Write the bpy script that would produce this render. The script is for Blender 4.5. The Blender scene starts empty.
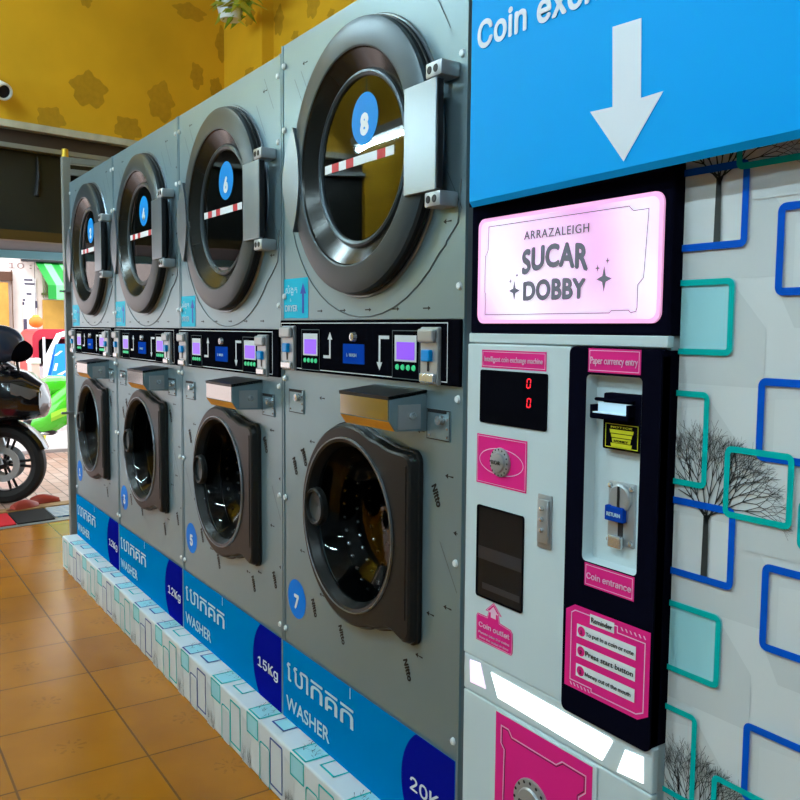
import bpy, bmesh, math, random
from mathutils import Vector, Matrix
from mathutils.geometry import tessellate_polygon
random.seed(7)
sc = bpy.context.scene
col = sc.collection
PI = math.pi
# ------------------------------------------------------------------ camera
F = 850.0
YAW, PITCH, ROLL = 0.98724552, 0.08381082, 0.00796566
CZ = 1.365
_f = Vector((-math.sin(YAW)*math.cos(PITCH), math.cos(YAW)*math.cos(PITCH), -math.sin(PITCH)))
_r = Vector((math.cos(YAW), math.sin(YAW), 0))
_u = _r.cross(_f)
RX = _r*math.cos(ROLL) + _u*math.sin(ROLL)
UX = RX.cross(_f)
cam = bpy.data.objects.new('camera', bpy.data.cameras.new('camera'))
col.objects.link(cam)
cam.data.sensor_width = 36
cam.data.lens = F/800*36
cam.data.clip_start = 0.05
cam.matrix_world = Matrix(((RX.x, UX.x, -_f.x, 0), (RX.y, UX.y, -_f.y, 0), (RX.z, UX.z, -_f.z, CZ), (0, 0, 0, 1)))
sc.camera = cam

def ray(px, py):
    return RX*((px-400)/F) - UX*((py-400)/F) + _f
def at(px, py, Y):                       # measured point on a plane y = Y  -> (x, z)
    d = ray(px, py); k = Y/d.y
    return d.x*k, d.z*k + CZ
def onx(px, py, X):                      # measured point on a plane x = X  -> (y, z)
    d = ray(px, py); k = X/d.x
    return d.y*k, d.z*k + CZ

# ------------------------------------------------------------------ materials
def mat(name, c, rough=.5, metal=0., emit=0., bump=0., bscale=40., var=0., vscale=8., spec=.25, coat=0., ecol=None):
    m = bpy.data.materials.new(name); m.use_nodes = True
    nt = m.node_tree; p = nt.nodes['Principled BSDF']
    p.inputs['Base Color'].default_value = (*c, 1)
    p.inputs['Roughness'].default_value = rough
    p.inputs['Metallic'].default_value = metal
    p.inputs['Specular IOR Level'].default_value = spec
    p.inputs['Coat Weight'].default_value = coat
    if emit:
        p.inputs['Emission Color'].default_value = (*(ecol or c), 1)
        p.inputs['Emission Strength'].default_value = emit
    if var or bump:
        tc = nt.nodes.new('ShaderNodeTexCoord')
    if var:
        n = nt.nodes.new('ShaderNodeTexNoise'); n.inputs['Scale'].default_value = vscale; n.inputs['Detail'].default_value = 5
        nt.links.new(tc.outputs['Object'], n.inputs['Vector'])
        r = nt.nodes.new('ShaderNodeMapRange')
        r.inputs['From Min'].default_value = .25; r.inputs['From Max'].default_value = .75
        r.inputs['To Min'].default_value = 1-var; r.inputs['To Max'].default_value = 1+var
        nt.links.new(n.outputs['Fac'], r.inputs['Value'])
        mx = nt.nodes.new('ShaderNodeVectorMath'); mx.operation = 'SCALE'
        mx.inputs[0].default_value = c
        nt.links.new(r.outputs[0], mx.inputs['Scale'])
        nt.links.new(mx.outputs[0], p.inputs['Base Color'])
    if bump:
        n2 = nt.nodes.new('ShaderNodeTexNoise'); n2.inputs['Scale'].default_value = bscale; n2.inputs['Detail'].default_value = 3
        nt.links.new(tc.outputs['Object'], n2.inputs['Vector'])
        b = nt.nodes.new('ShaderNodeBump'); b.inputs['Strength'].default_value = bump; b.inputs['Distance'].default_value = .01
        nt.links.new(n2.outputs['Fac'], b.inputs['Height'])
        nt.links.new(b.outputs[0], p.inputs['Normal'])
    return m
def glass_mat(name, tint, lo=.08, hi=1.0):
    m = bpy.data.materials.new(name); m.use_nodes = True
    nt = m.node_tree; nt.nodes.clear()
    o = nt.nodes.new('ShaderNodeOutputMaterial'); mx = nt.nodes.new('ShaderNodeMixShader')
    t = nt.nodes.new('ShaderNodeBsdfTransparent'); t.inputs[0].default_value = (*tint, 1)
    g = nt.nodes.new('ShaderNodeBsdfGlossy'); g.inputs['Roughness'].default_value = .02
    fr = nt.nodes.new('ShaderNodeFresnel'); fr.inputs[0].default_value = 1.42
    nt.links.new(fr.outputs[0], mx.inputs[0]); nt.links.new(t.outputs[0], mx.inputs[1]); nt.links.new(g.outputs[0], mx.inputs[2])
    nt.links.new(mx.outputs[0], o.inputs[0])
    return m

STEEL = mat('film covered steel', (.225, .325, .365), .34, .55, bump=.02, bscale=14, var=.05, vscale=3)
SIDE = mat('grey steel sheet', (.30, .34, .36), .4, .7)
RING = mat('dark satin door metal', (.045, .060, .069), .36, .5, bump=.01, bscale=300)
CONE = mat('dark glossy door funnel', (.011, .011, .009), .2, .2)
RINGL = mat('brushed hinge metal', (.27, .33, .38), .33, .9, bump=.02, bscale=260)
RUBBER = mat('black rubber', (.008, .008, .009), .5)
BEZEL = mat('dark bronze plastic', (.014, .0145, .0145), .3, .0, spec=.14)
MIRROR = mat('polished hopper steel', (.40, .42, .42), .12, 1.)
CHROME = mat('chrome', (.6, .63, .65), .2, .75)
CHROMED = mat('worn chrome', (.40, .43, .45), .34, .5, bump=.05, bscale=90)
DRUM = mat('dark drum steel', (.05, .053, .058), .28, .9)
DRUMHI = mat('drum dimple glint', (.75, .78, .8), .2, 1.)  # bright metal stands in for glints off the drum holes
DRUMD = mat('dryer drum', (.02, .02, .02), .5, .3)
GLASS = glass_mat('door glass', (.55, .57, .58))
GLASSD = glass_mat('dark dryer glass', (.22, .22, .21))
BLACK = mat('black panel', (.003, .003, .005), .25, spec=.0)
BLACKM = mat('black matte', (.012, .012, .014), .5)
WHITE = mat('white print', (.8, .83, .85), .4)
PRINT = mat('black film print', (.01, .012, .012), .5)
LINE = mat('grey film line', (.10, .13, .14), .5)
STK = mat('washer sticker blue', (.0, .20, .50), .4, spec=.0)
STKN = mat('washer sticker navy', (.004, .007, .24), .4, spec=.0)
STKC = mat('sticker number blue', (.0, .19, .72), .4, spec=.06)
STKD = mat('dryer number blue', (.0, .26, .72), .4, spec=.1)
CYAN = mat('dryer sticker cyan', (.0, .47, .66), .4, spec=.06)
PALEB = mat('pale blue lettering', (.55, .74, .82), .4)
DKBLUE = mat('dark blue print', (.0, .05, .42), .4)
RED = mat('red print', (.55, .02, .03), .4)
ORANGE = mat('orange strip', (.80, .36, .02), .4)
PURPLE = mat('lcd purple', (.1, .03, .3), .3, emit=.85, ecol=(.27, .09, .85))
LCDW = mat('lcd white frame', (.55, .6, .62), .4, emit=.1)
GREEN = mat('green key lamp', (.01, .3, .12), .4, emit=.6, ecol=(.05, .6, .25))
BLUEL = mat('blue label', (.005, .05, .36), .4, spec=.0)
SLOTB = mat('blue slot plastic', (.0, .26, .65), .3)
CAP = mat('white screw cap', (.75, .8, .8), .4)
CWHITE = mat('pale grey enamel', (.60, .71, .735), .38, bump=.01, bscale=200)
CBLACK = mat('gloss black door', (.003, .003, .008), .25, spec=.0)
PINK = mat('pink sticker', (.80, .018, .23), .5, spec=.1)
PINKL = mat('pink sticker line', (.9, .55, .72), .4)
DIGIT = mat('red led', (.5, .0, .0), .4, emit=2.2, ecol=(1, .02, .04))
LAMP = mat('white lamp cover', (.9, .95, .95), .4, emit=1.6, ecol=(.95, 1, 1))
LAMPP = mat('pink lamp cover', (.9, .7, .9), .4, emit=.8, ecol=(1, .78, .95))
SIGNB = mat('banner blue', (.0, .38, .90), .5, spec=.08, bump=.02, bscale=3)
SIGNW = mat('banner white', (.78, .83, .90), .4)
GREYP = mat('grey lettering', (.22, .21, .26), .5, spec=.05)
YELS = mat('yellow sticker', (.62, .62, .02), .4)
ALU = mat('aluminium frame', (.26, .28, .27), .45, .5)
OCHRE2 = mat('ochre stencil paint', (.47, .25, .010), .65, var=.1, vscale=30)
WOOD = mat('wood board', (.35, .20, .07), .6, var=.3, vscale=20)

def lightbox_mat():
    m = bpy.data.materials.new('pink lightbox print and glow'); m.use_nodes = True
    nt = m.node_tree; p = nt.nodes['Principled BSDF']
    tc = nt.nodes.new('ShaderNodeTexCoord'); n = nt.nodes.new('ShaderNodeTexNoise'); n.inputs['Scale'].default_value = 4; n.inputs['Detail'].default_value = 1
    r = nt.nodes.new('ShaderNodeValToRGB')  # pink print with the box's uneven glow put into its colour
    r.color_ramp.elements[0].position = .35; r.color_ramp.elements[0].color = (.86, .42, .76, 1)
    r.color_ramp.elements[1].position = .62; r.color_ramp.elements[1].color = (.95, .85, .95, 1)
    nt.links.new(tc.outputs['Object'], n.inputs[0]); nt.links.new(n.outputs['Fac'], r.inputs[0])
    nt.links.new(r.outputs[0], p.inputs['Base Color']); nt.links.new(r.outputs[0], p.inputs['Emission Color'])
    p.inputs['Emission Strength'].default_value = .47; p.inputs['Specular IOR Level'].default_value = .1
    return m
LBOX = lightbox_mat()
LBOXP = mat('pink lightbox border', (.85, .4, .68), .4, emit=.6, ecol=(.95, .45, .75))

def floor_mat():
    m = bpy.data.materials.new('ochre glazed tile'); m.use_nodes = True
    nt = m.node_tree; N = nt.nodes; L = nt.links.new; p = N['Principled BSDF']
    def math_(op, a, b=None, clamp=False):
        n = N.new('ShaderNodeMath'); n.operation = op; n.use_clamp = clamp
        for i, v in ((0, a), (1, b)):
            if v is None: continue
            if isinstance(v, (int, float)): n.inputs[i].default_value = v
            else: L(v, n.inputs[i])
        return n.outputs[0]
    tc = N.new('ShaderNodeTexCoord'); s = N.new('ShaderNodeSeparateXYZ'); L(tc.outputs['Object'], s.inputs[0])
    T = .39
    gx = math_('DIVIDE', math_('ADD', s.outputs[0], 3.394+T*40), T); gy = math_('DIVIDE', math_('SUBTRACT', s.outputs[1], .775-T*40), T)
    fx = math_('SUBTRACT', math_('FRACT', gx), .5); fy = math_('SUBTRACT', math_('FRACT', gy), .5)
    edge = math_('MAXIMUM', math_('ABSOLUTE', fx), math_('ABSOLUTE', fy))
    grout = math_('GREATER_THAN', edge, .491)
    cmb = N.new('ShaderNodeCombineXYZ'); L(math_('FLOOR', gx), cmb.inputs[0]); L(math_('FLOOR', gy), cmb.inputs[1])
    wn = N.new('ShaderNodeTexWhiteNoise'); L(cmb.outputs[0], wn.inputs[0])
    # pressed flower in the middle of each tile
    r = math_('SQRT', math_('ADD', math_('MULTIPLY', fx, fx), math_('MULTIPLY', fy, fy)))
    th = math_('ARCTAN2', fy, fx)
    pet = math_('COSINE', math_('MULTIPLY', th, 8.0))
    fl = math_('MULTIPLY', math_('GREATER_THAN', pet, .35), math_('MULTIPLY', math_('GREATER_THAN', r, .035), math_('LESS_THAN', r, .13)))
    n = N.new('ShaderNodeTexNoise'); n.inputs['Scale'].default_value = 5; n.inputs['Detail'].default_value = 6; L(tc.outputs['Object'], n.inputs[0])
    n3 = N.new('ShaderNodeTexNoise'); n3.inputs['Scale'].default_value = 60; n3.inputs['Detail'].default_value = 2; L(tc.outputs['Object'], n3.inputs[0])
    fl = math_('MULTIPLY', fl, math_('GREATER_THAN', n3.outputs['Fac'], .47))
    v = math_('ADD', math_('MULTIPLY', wn.outputs[0], .26), math_('MULTIPLY', n.outputs['Fac'], .6))
    ramp = N.new('ShaderNodeValToRGB')
    ramp.color_ramp.elements[0].position = .15; ramp.color_ramp.elements[0].color = (.31, .10, .002, 1)
    ramp.color_ramp.elements[1].position = .8; ramp.color_ramp.elements[1].color = (.47, .165, .003, 1)
    L(v, ramp.inputs[0])
    mx = N.new('ShaderNodeMix'); mx.data_type = 'RGBA'; L(math_('ADD', grout, math_('MULTIPLY', fl, .4), True), mx.inputs[0])
    L(ramp.outputs[0], mx.inputs[6]); mx.inputs[7].default_value = (.17, .06, .002, 1)
    L(mx.outputs[2], p.inputs['Base Color'])
    p.inputs['Roughness'].default_value = .22; p.inputs['Specular IOR Level'].default_value = .3
    # every tile lies at a slightly different tilt
    wn2 = N.new('ShaderNodeTexWhiteNoise'); wn2.noise_dimensions = '3D'
    va = N.new('ShaderNodeVectorMath'); va.operation = 'ADD'; va.inputs[1].default_value = (7.3, 3.1, 1.7); L(cmb.outputs[0], va.inputs[0]); L(va.outputs[0], wn2.inputs[0])
    sx = N.new('ShaderNodeSeparateXYZ'); L(wn2.outputs['Color'], sx.inputs[0])
    tilt = math_('ADD', math_('MULTIPLY', math_('SUBTRACT', sx.outputs[0], .5), math_('MULTIPLY', fx, .9)), math_('MULTIPLY', math_('SUBTRACT', sx.outputs[1], .5), math_('MULTIPLY', fy, .9)))
    hgt = math_('ADD', math_('SUBTRACT', tilt, math_('MULTIPLY', grout, .25)), math_('MULTIPLY', n.outputs['Fac'], .25))
    b = N.new('ShaderNodeBump'); b.inputs['Strength'].default_value = .35; b.inputs['Distance'].default_value = .012
    L(hgt, b.inputs['Height']); L(b.outputs[0], p.inputs['Normal'])
    return m
def paver_mat():
    m = bpy.data.materials.new('street paving'); m.use_nodes = True
    nt = m.node_tree; p = nt.nodes['Principled BSDF']
    tc = nt.nodes.new('ShaderNodeTexCoord'); b = nt.nodes.new('ShaderNodeTexBrick')
    b.inputs['Scale'].default_value = 2.5; b.inputs['Color1'].default_value = (.42, .23, .17, 1); b.inputs['Color2'].default_value = (.52, .36, .30, 1)
    b.inputs['Mortar'].default_value = (.1, .06, .05, 1); b.inputs['Mortar Size'].default_value = .012
    nt.links.new(tc.outputs['Object'], b.inputs[0]); nt.links.new(b.outputs[0], p.inputs['Base Color']); p.inputs['Roughness'].default_value = .5
    return m
OCHRE = mat('ochre wall paint', (.68, .37, .014), .6, var=.13, vscale=1.6, bump=.05, bscale=60)
CREAM = mat('cream paint', (.62, .58, .46), .6, var=.05)
CEILM = mat('white ceiling', (.62, .64, .62), .7)
NEARW = mat('dim room wall', (.16, .175, .18), .6)  # darkened to stand in for an unlit room and cut reflections
PAPER = mat('wallpaper ground', (.69, .72, .72), .5, spec=.1, var=.03, vscale=3)
PAPERS = mat('wallpaper printed grey', (.61, .64, .64), .5, spec=.1)
PAPERI = mat('wallpaper printed light grey', (.65, .68, .68), .5, spec=.1)
PBLUE = mat('wallpaper blue', (.0, .09, .56), .5, spec=.05)
PNAVY = mat('wallpaper navy', (.02, .06, .27), .45)
PTEAL = mat('wallpaper teal', (.0, .44, .41), .5, spec=.05)
PFILL = mat('wallpaper pale teal', (.36, .70, .75), .5, spec=.05)
PTREE = mat('wallpaper black tree', (.03, .035, .035), .5)

# ------------------------------------------------------------------ mesh builder
class B:
    def __init__(s): s.v = []; s.f = []; s.m = []; s.sm = []
    def add(s, vs, fs, mi=0, smooth=False):
        o = len(s.v); s.v += [tuple(v) for v in vs]
        for f in fs: s.f.append(tuple(i+o for i in f)); s.m.append(mi); s.sm.append(smooth)
    def box(s, x0, x1, y0, y1, z0, z1, mi=0, bev=0., xf=None, seg=2):
        bm = bmesh.new(); bmesh.ops.create_cube(bm, size=1)
        for v in bm.verts: v.co = Vector(((x0+x1)/2+v.co.x*(x1-x0), (y0+y1)/2+v.co.y*(y1-y0), (z0+z1)/2+v.co.z*(z1-z0)))
        if bev: bmesh.ops.bevel(bm, geom=bm.edges[:], offset=bev, segments=seg, affect='EDGES', profile=.5)
        s.frombm(bm, mi, xf)
        return s
    def frombm(s, bm, mi=0, xf=None, smooth=False):
        bm.verts.index_update()
        vs = [(xf @ v.co) if xf else v.co.copy() for v in bm.verts]
        s.add(vs, [[v.index for v in f.verts] for f in bm.faces], mi, smooth); bm.free()
    def shape(s, outer, holes, y0, y1, mi=0, fn=None):
        # polygon in (x, z) with holes, standing between y0 (front) and y1 (back)
        loops = [outer]+list(holes)
        tris = tessellate_polygon([[Vector((p[0], p[1], 0)) for p in l] for l in loops])
        flat = [p for l in loops for p in l]; n = len(flat)
        fn = fn or (lambda u, v, w: (u, w, v))
        vs = [fn(p[0], p[1], y0) for p in flat]
        fs = []
        for t in tris:
            a, b, c = (flat[i] for i in t)
            ar = (b[0]-a[0])*(c[1]-a[1])-(b[1]-a[1])*(c[0]-a[0])
            fs.append(t if ar > 0 else t[::-1])
        if y1 is not None and y1 != y0:
            vs += [fn(p[0], p[1], y1) for p in flat]
            fs += [tuple(i+n for i in t[::-1]) for t in list(fs)]
            o = 0
            for li, l in enumerate(loops):
                k = len(l)
                sa = sum(l[i][0]*l[(i+1) % k][1]-l[(i+1) % k][0]*l[i][1] for i in range(k))
                ccw = (sa > 0) == (li == 0)
                for i in range(k):
                    a, b = o+i, o+(i+1) % k
                    fs.append((a, a+n, b+n, b) if ccw else (b, b+n, a+n, a))
                o += k
        s.add(vs, fs, mi); return s
    def frame(s, outer, w, y0, y1=None, mi=0, inner=None):
        # closed outline band of width w drawn inside the polygon
        inn = inner or inset(outer, w)
        s.shape(outer, [inn], y0, y1, mi); return s
    def lathe(s, prof, c=(0, 0, 0), axis='y', seg=48, mi=0, smooth=True, sc=(1, 1), close=False):
        vs = []; fs = []; n = len(prof)
        for k in range(seg):
            a = 2*PI*k/seg; ca, sa = math.cos(a), math.sin(a)
            for r, h in prof:
                if axis == 'y': vs.append((c[0]+r*ca*sc[0], c[1]+h, c[2]+r*sa*sc[1]))
                elif axis == 'z': vs.append((c[0]+r*ca*sc[0], c[1]+r*sa*sc[1], c[2]+h))
                else: vs.append((c[0]+h, c[1]+r*ca*sc[0], c[2]+r*sa*sc[1]))
        flip = True
        m = n if close else n-1
        for k in range(seg):
            k2 = (k+1) % seg
            for i in range(m):
                j = (i+1) % n
                q = (k*n+i, k2*n+i, k2*n+j, k*n+j)
                fs.append(q if flip else q[::-1])
        s.add(vs, fs, mi, smooth); return s
    def tube(s, pts, r, seg=10, mi=0, smooth=True, closed=False, caps=True):
        P = [Vector(p) for p in pts]; n = len(P); vs = []; fs = []
        rr = r if isinstance(r, (list, tuple)) else [r]*n
        up = None
        for i, p in enumerate(P):
            if closed: t = (P[(i+1) % n]-P[i-1]).normalized()
            else: t = (P[min(i+1, n-1)]-P[max(i-1, 0)]).normalized()
            if up is None: up = Vector((0, 0, 1)) if abs(t.z) < .9 else Vector((1, 0, 0))
            a = up-t*up.dot(t)
            a = a.normalized() if a.length > 1e-6 else t.orthogonal().normalized()
            b = t.cross(a); up = a
            for k in range(seg):
                th = 2*PI*k/seg
                vs.append(p+(a*math.cos(th)+b*math.sin(th))*rr[i])
        for i in range(n if closed else n-1):
            j = (i+1) % n
            for k in range(seg):
                k2 = (k+1) % seg
                fs.append((i*seg+k, i*seg+k2, j*seg+k2, j*seg+k))
        if caps and not closed:
            fs.append(tuple(range(seg))[::-1]); fs.append(tuple((n-1)*seg+k for k in range(seg)))
        s.add(vs, fs, mi, smooth); return s
    def loft(s, rings, mi=0, smooth=True, caps=True):
        n = len(rings[0]); vs = [p for r in rings for p in r]; fs = []
        for i in range(len(rings)-1):
            for k in range(n):
                k2 = (k+1) % n
                fs.append((i*n+k, i*n+k2, (i+1)*n+k2, (i+1)*n+k))
        if caps:
            fs.append(tuple(range(n))[::-1]); fs.append(tuple((len(rings)-1)*n+k for k in range(n)))
        s.add(vs, fs, mi, smooth); return s
    def sphere(s, c, r, mi=0, sub=2, sc=(1, 1, 1), xf=None):
        bm = bmesh.new(); bmesh.ops.create_icosphere(bm, subdivisions=sub, radius=r)
        for v in bm.verts: v.co = Vector((c[0]+v.co.x*sc[0], c[1]+v.co.y*sc[1], c[2]+v.co.z*sc[2]))
        s.frombm(bm, mi, xf, True); return s
    def text(s, t, fn, mi=0, nrm=(0, -1, 0)):
        vs, fs = t; out = []
        for p in vs:                       # each laid stroke a hair above the last
            q = fn(p[0], p[1]); d = p[2] if len(p) > 2 else 0
            out.append((q[0]+nrm[0]*d, q[1]+nrm[1]*d, q[2]+nrm[2]*d))
        s.add(out, fs, mi); return s
    def build(s, name, mats, parent=None, label=None):
        me = bpy.data.meshes.new(name)
        me.from_pydata(s.v, [], s.f)
        for m in (mats if isinstance(mats, (list, tuple)) else [mats]): me.materials.append(m)
        me.polygons.foreach_set('material_index', s.m)
        me.polygons.foreach_set('use_smooth', s.sm)
        me.update()
        o = bpy.data.objects.new(name, me); col.objects.link(o)
        if any(s.sm) :
            try: me.set_sharp_from_angle(angle=math.radians(24))
            except Exception: pass
        if parent: o.parent = parent
        if label: o['label'] = label
        return o

def inset(poly, w):
    n = len(poly); sa = sum(poly[i][0]*poly[(i+1) % n][1]-poly[(i+1) % n][0]*poly[i][1] for i in range(n))
    sg = 1 if sa > 0 else -1; out = []
    for i in range(n):
        p0, p1, p2 = Vector(poly[i-1]), Vector(poly[i]), Vector(poly[(i+1) % n])
        d1 = (p1-p0).normalized(); d2 = (p2-p1).normalized()
        n1 = Vector((-d1.y, d1.x))*sg; n2 = Vector((-d2.y, d2.x))*sg
        b = n1+n2
        k = w/max(.25, (1+n1.dot(n2))) if b.length > 1e-6 else w
        q = p1+b*k; out.append((q.x, q.y))
    return out
def rrect(x0, x1, z0, z1, r, seg=5):
    out = []
    for cx, cz, a0 in ((x1-r, z1-r, 0), (x0+r, z1-r, 90), (x0+r, z0+r, 180), (x1-r, z0+r, 270)):
        for k in range(seg+1):
            a = math.radians(a0+90*k/seg); out.append((cx+r*math.cos(a), cz+r*math.sin(a)))
    return out
def circ(cx, cz, r, seg=40, sx=1):
    return [(cx+r*sx*math.cos(2*PI*k/seg), cz+r*math.sin(2*PI*k/seg)) for k in range(seg)]
_tc = {}
try:                                      # the sans face that ships inside Blender
    SANS = bpy.data.fonts.load(bpy.utils.system_resource('DATAFILES', path='fonts')+'/Inter.woff2')
except Exception:
    SANS = None
def text(st, size=1., bold=0., sp=1., align='LEFT', width=None):
    key = (st, bold, sp)
    if key not in _tc:
        cu = bpy.data.curves.new('t', 'FONT'); cu.body = st; cu.size = 1; cu.space_character = sp
        cu.resolution_u = 4
        if SANS and ord(st[0]) < 256 and st not in ('ARRAZALEIGH', 'SUCAR', 'DOBBY', 'Reminder', 'RETURN', 'DRYER', 'WASHER', 'Paper currency entry', 'Press start button', 'Intelligent coin exchange machine'): cu.font = SANS
        o = bpy.data.objects.new('t', cu); col.objects.link(o)
        dg = bpy.context.evaluated_depsgraph_get(); dg.update()
        me = bpy.data.meshes.new_from_object(o.evaluated_get(dg))
        tv = [(v.co.x, v.co.y) for v in me.vertices]; tf = [tuple(p.vertices) for p in me.polygons]
        nv = len(tv); ks = 8 if bold else 1          # heavier strokes: the outline laid around itself
        _tc[key] = ([(x+bold*math.cos(k*PI/4), y+bold*math.sin(k*PI/4), k*1.2e-4) for k in range(ks) for x, y in tv], [tuple(i+nv*k for i in f) for k in range(ks) for f in tf])
        bpy.data.objects.remove(o); bpy.data.curves.remove(cu); bpy.data.meshes.remove(me)
    vs, fs = _tc[key]
    if not vs: return [], []
    x0 = min(v[0] for v in vs); x1 = max(v[0] for v in vs)
    kx = size if width is None else width/(x1-x0)
    sh = {'LEFT': x0, 'CENTER': (x0+x1)/2, 'RIGHT': x1}[align]
    return [((v[0]-sh)*kx, v[1]*size, v[2]) for v in vs], fs
def put(x, z, y, rot=0.):
    c, s_ = math.cos(rot), math.sin(rot)
    return lambda u, v: (x+u*c-v*s_, y, z+u*s_+v*c)
def empty(name, loc, label=None, cat=None, group=None, rz=0., parent=None):
    o = bpy.data.objects.new(name, None); col.objects.link(o); o.location = loc; o.rotation_euler.z = rz
    o.empty_display_size = .1
    if label: o['label'] = label
    if cat: o['category'] = cat
    if group: o['group'] = group
    if parent: o.parent = parent
    return o
def tag(o, label, cat, group=None):
    o['label'] = label; o['category'] = cat
    if group: o['group'] = group
    return o
def struct(o): o['kind'] = 'structure'; return o

YM = 1.10      # machine fronts
YW = 1.11      # wallpapered partition
YC = 1.085     # coin machine front
PL = .18       # plinth top
# ------------------------------------------------------------------ setting
EW = lambda y: -6.15-.17*(y-.87)          # inner face of the street-side wall
b = B(); b.shape([(EW(-3.6), -3.6), (2.6, -3.6), (2.6, 2.9), (EW(2.9), 2.9)], [], 0, -.12, 0, fn=lambda u, v, w: (u, v, w))
struct(b.build('floor', floor_mat()))
b = B(); b.box(-6.9, 2.75, -3.75, 3.05, 4.2, 4.3); struct(b.build('ceiling', CEILM))
b = B(); b.box(-5.6, 2.75, -3.75, -3.6, 0, 4.2); struct(b.build('wall_near', NEARW))
b = B(); b.box(2.6, 2.75, -3.6, 2.75, 0, 4.2); struct(b.build('wall_right', NEARW))

def blob(cx, cz, w, h, kind):
    pts = []
    for k in range(36):
        a = 2*PI*k/36
        r = 1+.12*math.sin(5*a+kind)+.08*math.sin(9*a+2*kind)
        if kind % 3 == 1: r *= .78+.3*abs(math.cos(a-PI/2))**3
        pts.append((cx+w/2*r*math.cos(a), cz+h/2*r*math.sin(a)))
    return pts
# wall over the shop opening, ends and stencilled flowers on it
b = B()
OY0, OY1, OZ = -1.3, 2.25, 2.67
def ewbox(y0, y1, z0, z1, t0=0., t1=.15, mi=0):
    vs = []
    for t in (t0, t1):
        for y, z in ((y0, z0), (y1, z0), (y1, z1), (y0, z1)): vs.append((EW(y)-t, y, z))
    b.add(vs, [(0, 1, 2, 3), (7, 6, 5, 4), (0, 4, 5, 1), (1, 5, 6, 2), (2, 6, 7, 3), (3, 7, 4, 0)], mi)
ewbox(-3.75, 2.75, OZ, 4.2); ewbox(-3.75, OY0, 0, OZ); ewbox(OY1, 2.75, 0, OZ)
def onew(px, py):
    d = ray(px, py); k = (-6.15+.17*.87)/(d.x+.17*d.y); q = d*k; return q.y, q.z+CZ
for i, (px, py, w, h) in enumerate(((89, 90, 34, 34), (161, 102, 31, 36), (51, 119, 27, 24), (128, 129, 26, 24), (197, 76, 16, 24), (223, 45, 14, 34), (190, 12, 30, 16), (86, 0, 14, 14), (216, 88, 12, 20))):
    y0, z0 = onew(px, py); y1, _ = onew(px+w, py); _, z1 = onew(px, py+h)
    b.shape(blob(y0, z0, y1-y0, z0-z1, i), [], .001, None, 1, fn=lambda u, v, w: (EW(u)+w, u, v))
struct(b.build('wall_left', [OCHRE, OCHRE2]))
# corner pillar and back wall
b = B()
YB = 2.68
b.box(-6.6, 2.75, YB, YB+.15, 0, 4.2)
px1 = at(262, 60, YB-.09)[0]
b.box(-6.47, px1, YB-.09, YB+.01, 0, 4.2)
for i, (px, py, w, h, yy) in enumerate(((279, 21, 12, 27, YB), (313, 5, 13, 26, YB), (268, 57, 10, 24, YB), (249, 74, 13, 12, YB-.09), (295, 36, 7, 10, YB), (331, 14, 7, 10, YB), (250, 17, 13, 16, YB-.09))):
    x0, z0 = at(px, py, yy); x1, _ = at(px+w, py, yy); _, z1 = at(px, py+h, yy)
    b.shape(blob(x0, z0, x1-x0, z0-z1, i+1), [], yy-.001, None, 1)
struct(b.build('wall_back', [OCHRE, OCHRE2]))

# beam, shutter box and transom in the opening
b = B()
ewbox(OY0, OY1, 2.655, 2.70, -.035, .10)
struct(b.build('trim_1', mat('cream beam', (.50, .48, .38), .5, var=.2, vscale=12)))
b = B(); ewbox(OY0, OY1, 2.55, 2.655, .04, .12); struct(b.build('trim_2', mat('brown lintel', (.055, .035, .025), .6)))
b = B(); ewbox(OY0, OY1, 2.525, 2.555, -.03, .1); struct(b.build('trim_3', ALU))
b = B(); ewbox(OY0, OY1, 2.0, 2.525, .05, .11); ewbox(OY0, OY1, 1.935, 2.0, .03, .13, 1)
b.tube([(EW(1.17)-.03, 1.17, 2.5), (EW(1.17)-.035, 1.175, 2.38), (EW(1.17)-.03, 1.16, 2.24)], [.005, .012, .018], mi=2)
struct(b.build('window_1', [mat('dark transom panel', (.018, .019, .016), .35, var=.4, vscale=2), mat('brown transom rail', (.085, .05, .012), .5), BLACKM]))
b = B(); ewbox(OY0, OY1, .0, .004, .0, .12); struct(b.build('trim_4', ALU))

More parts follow.
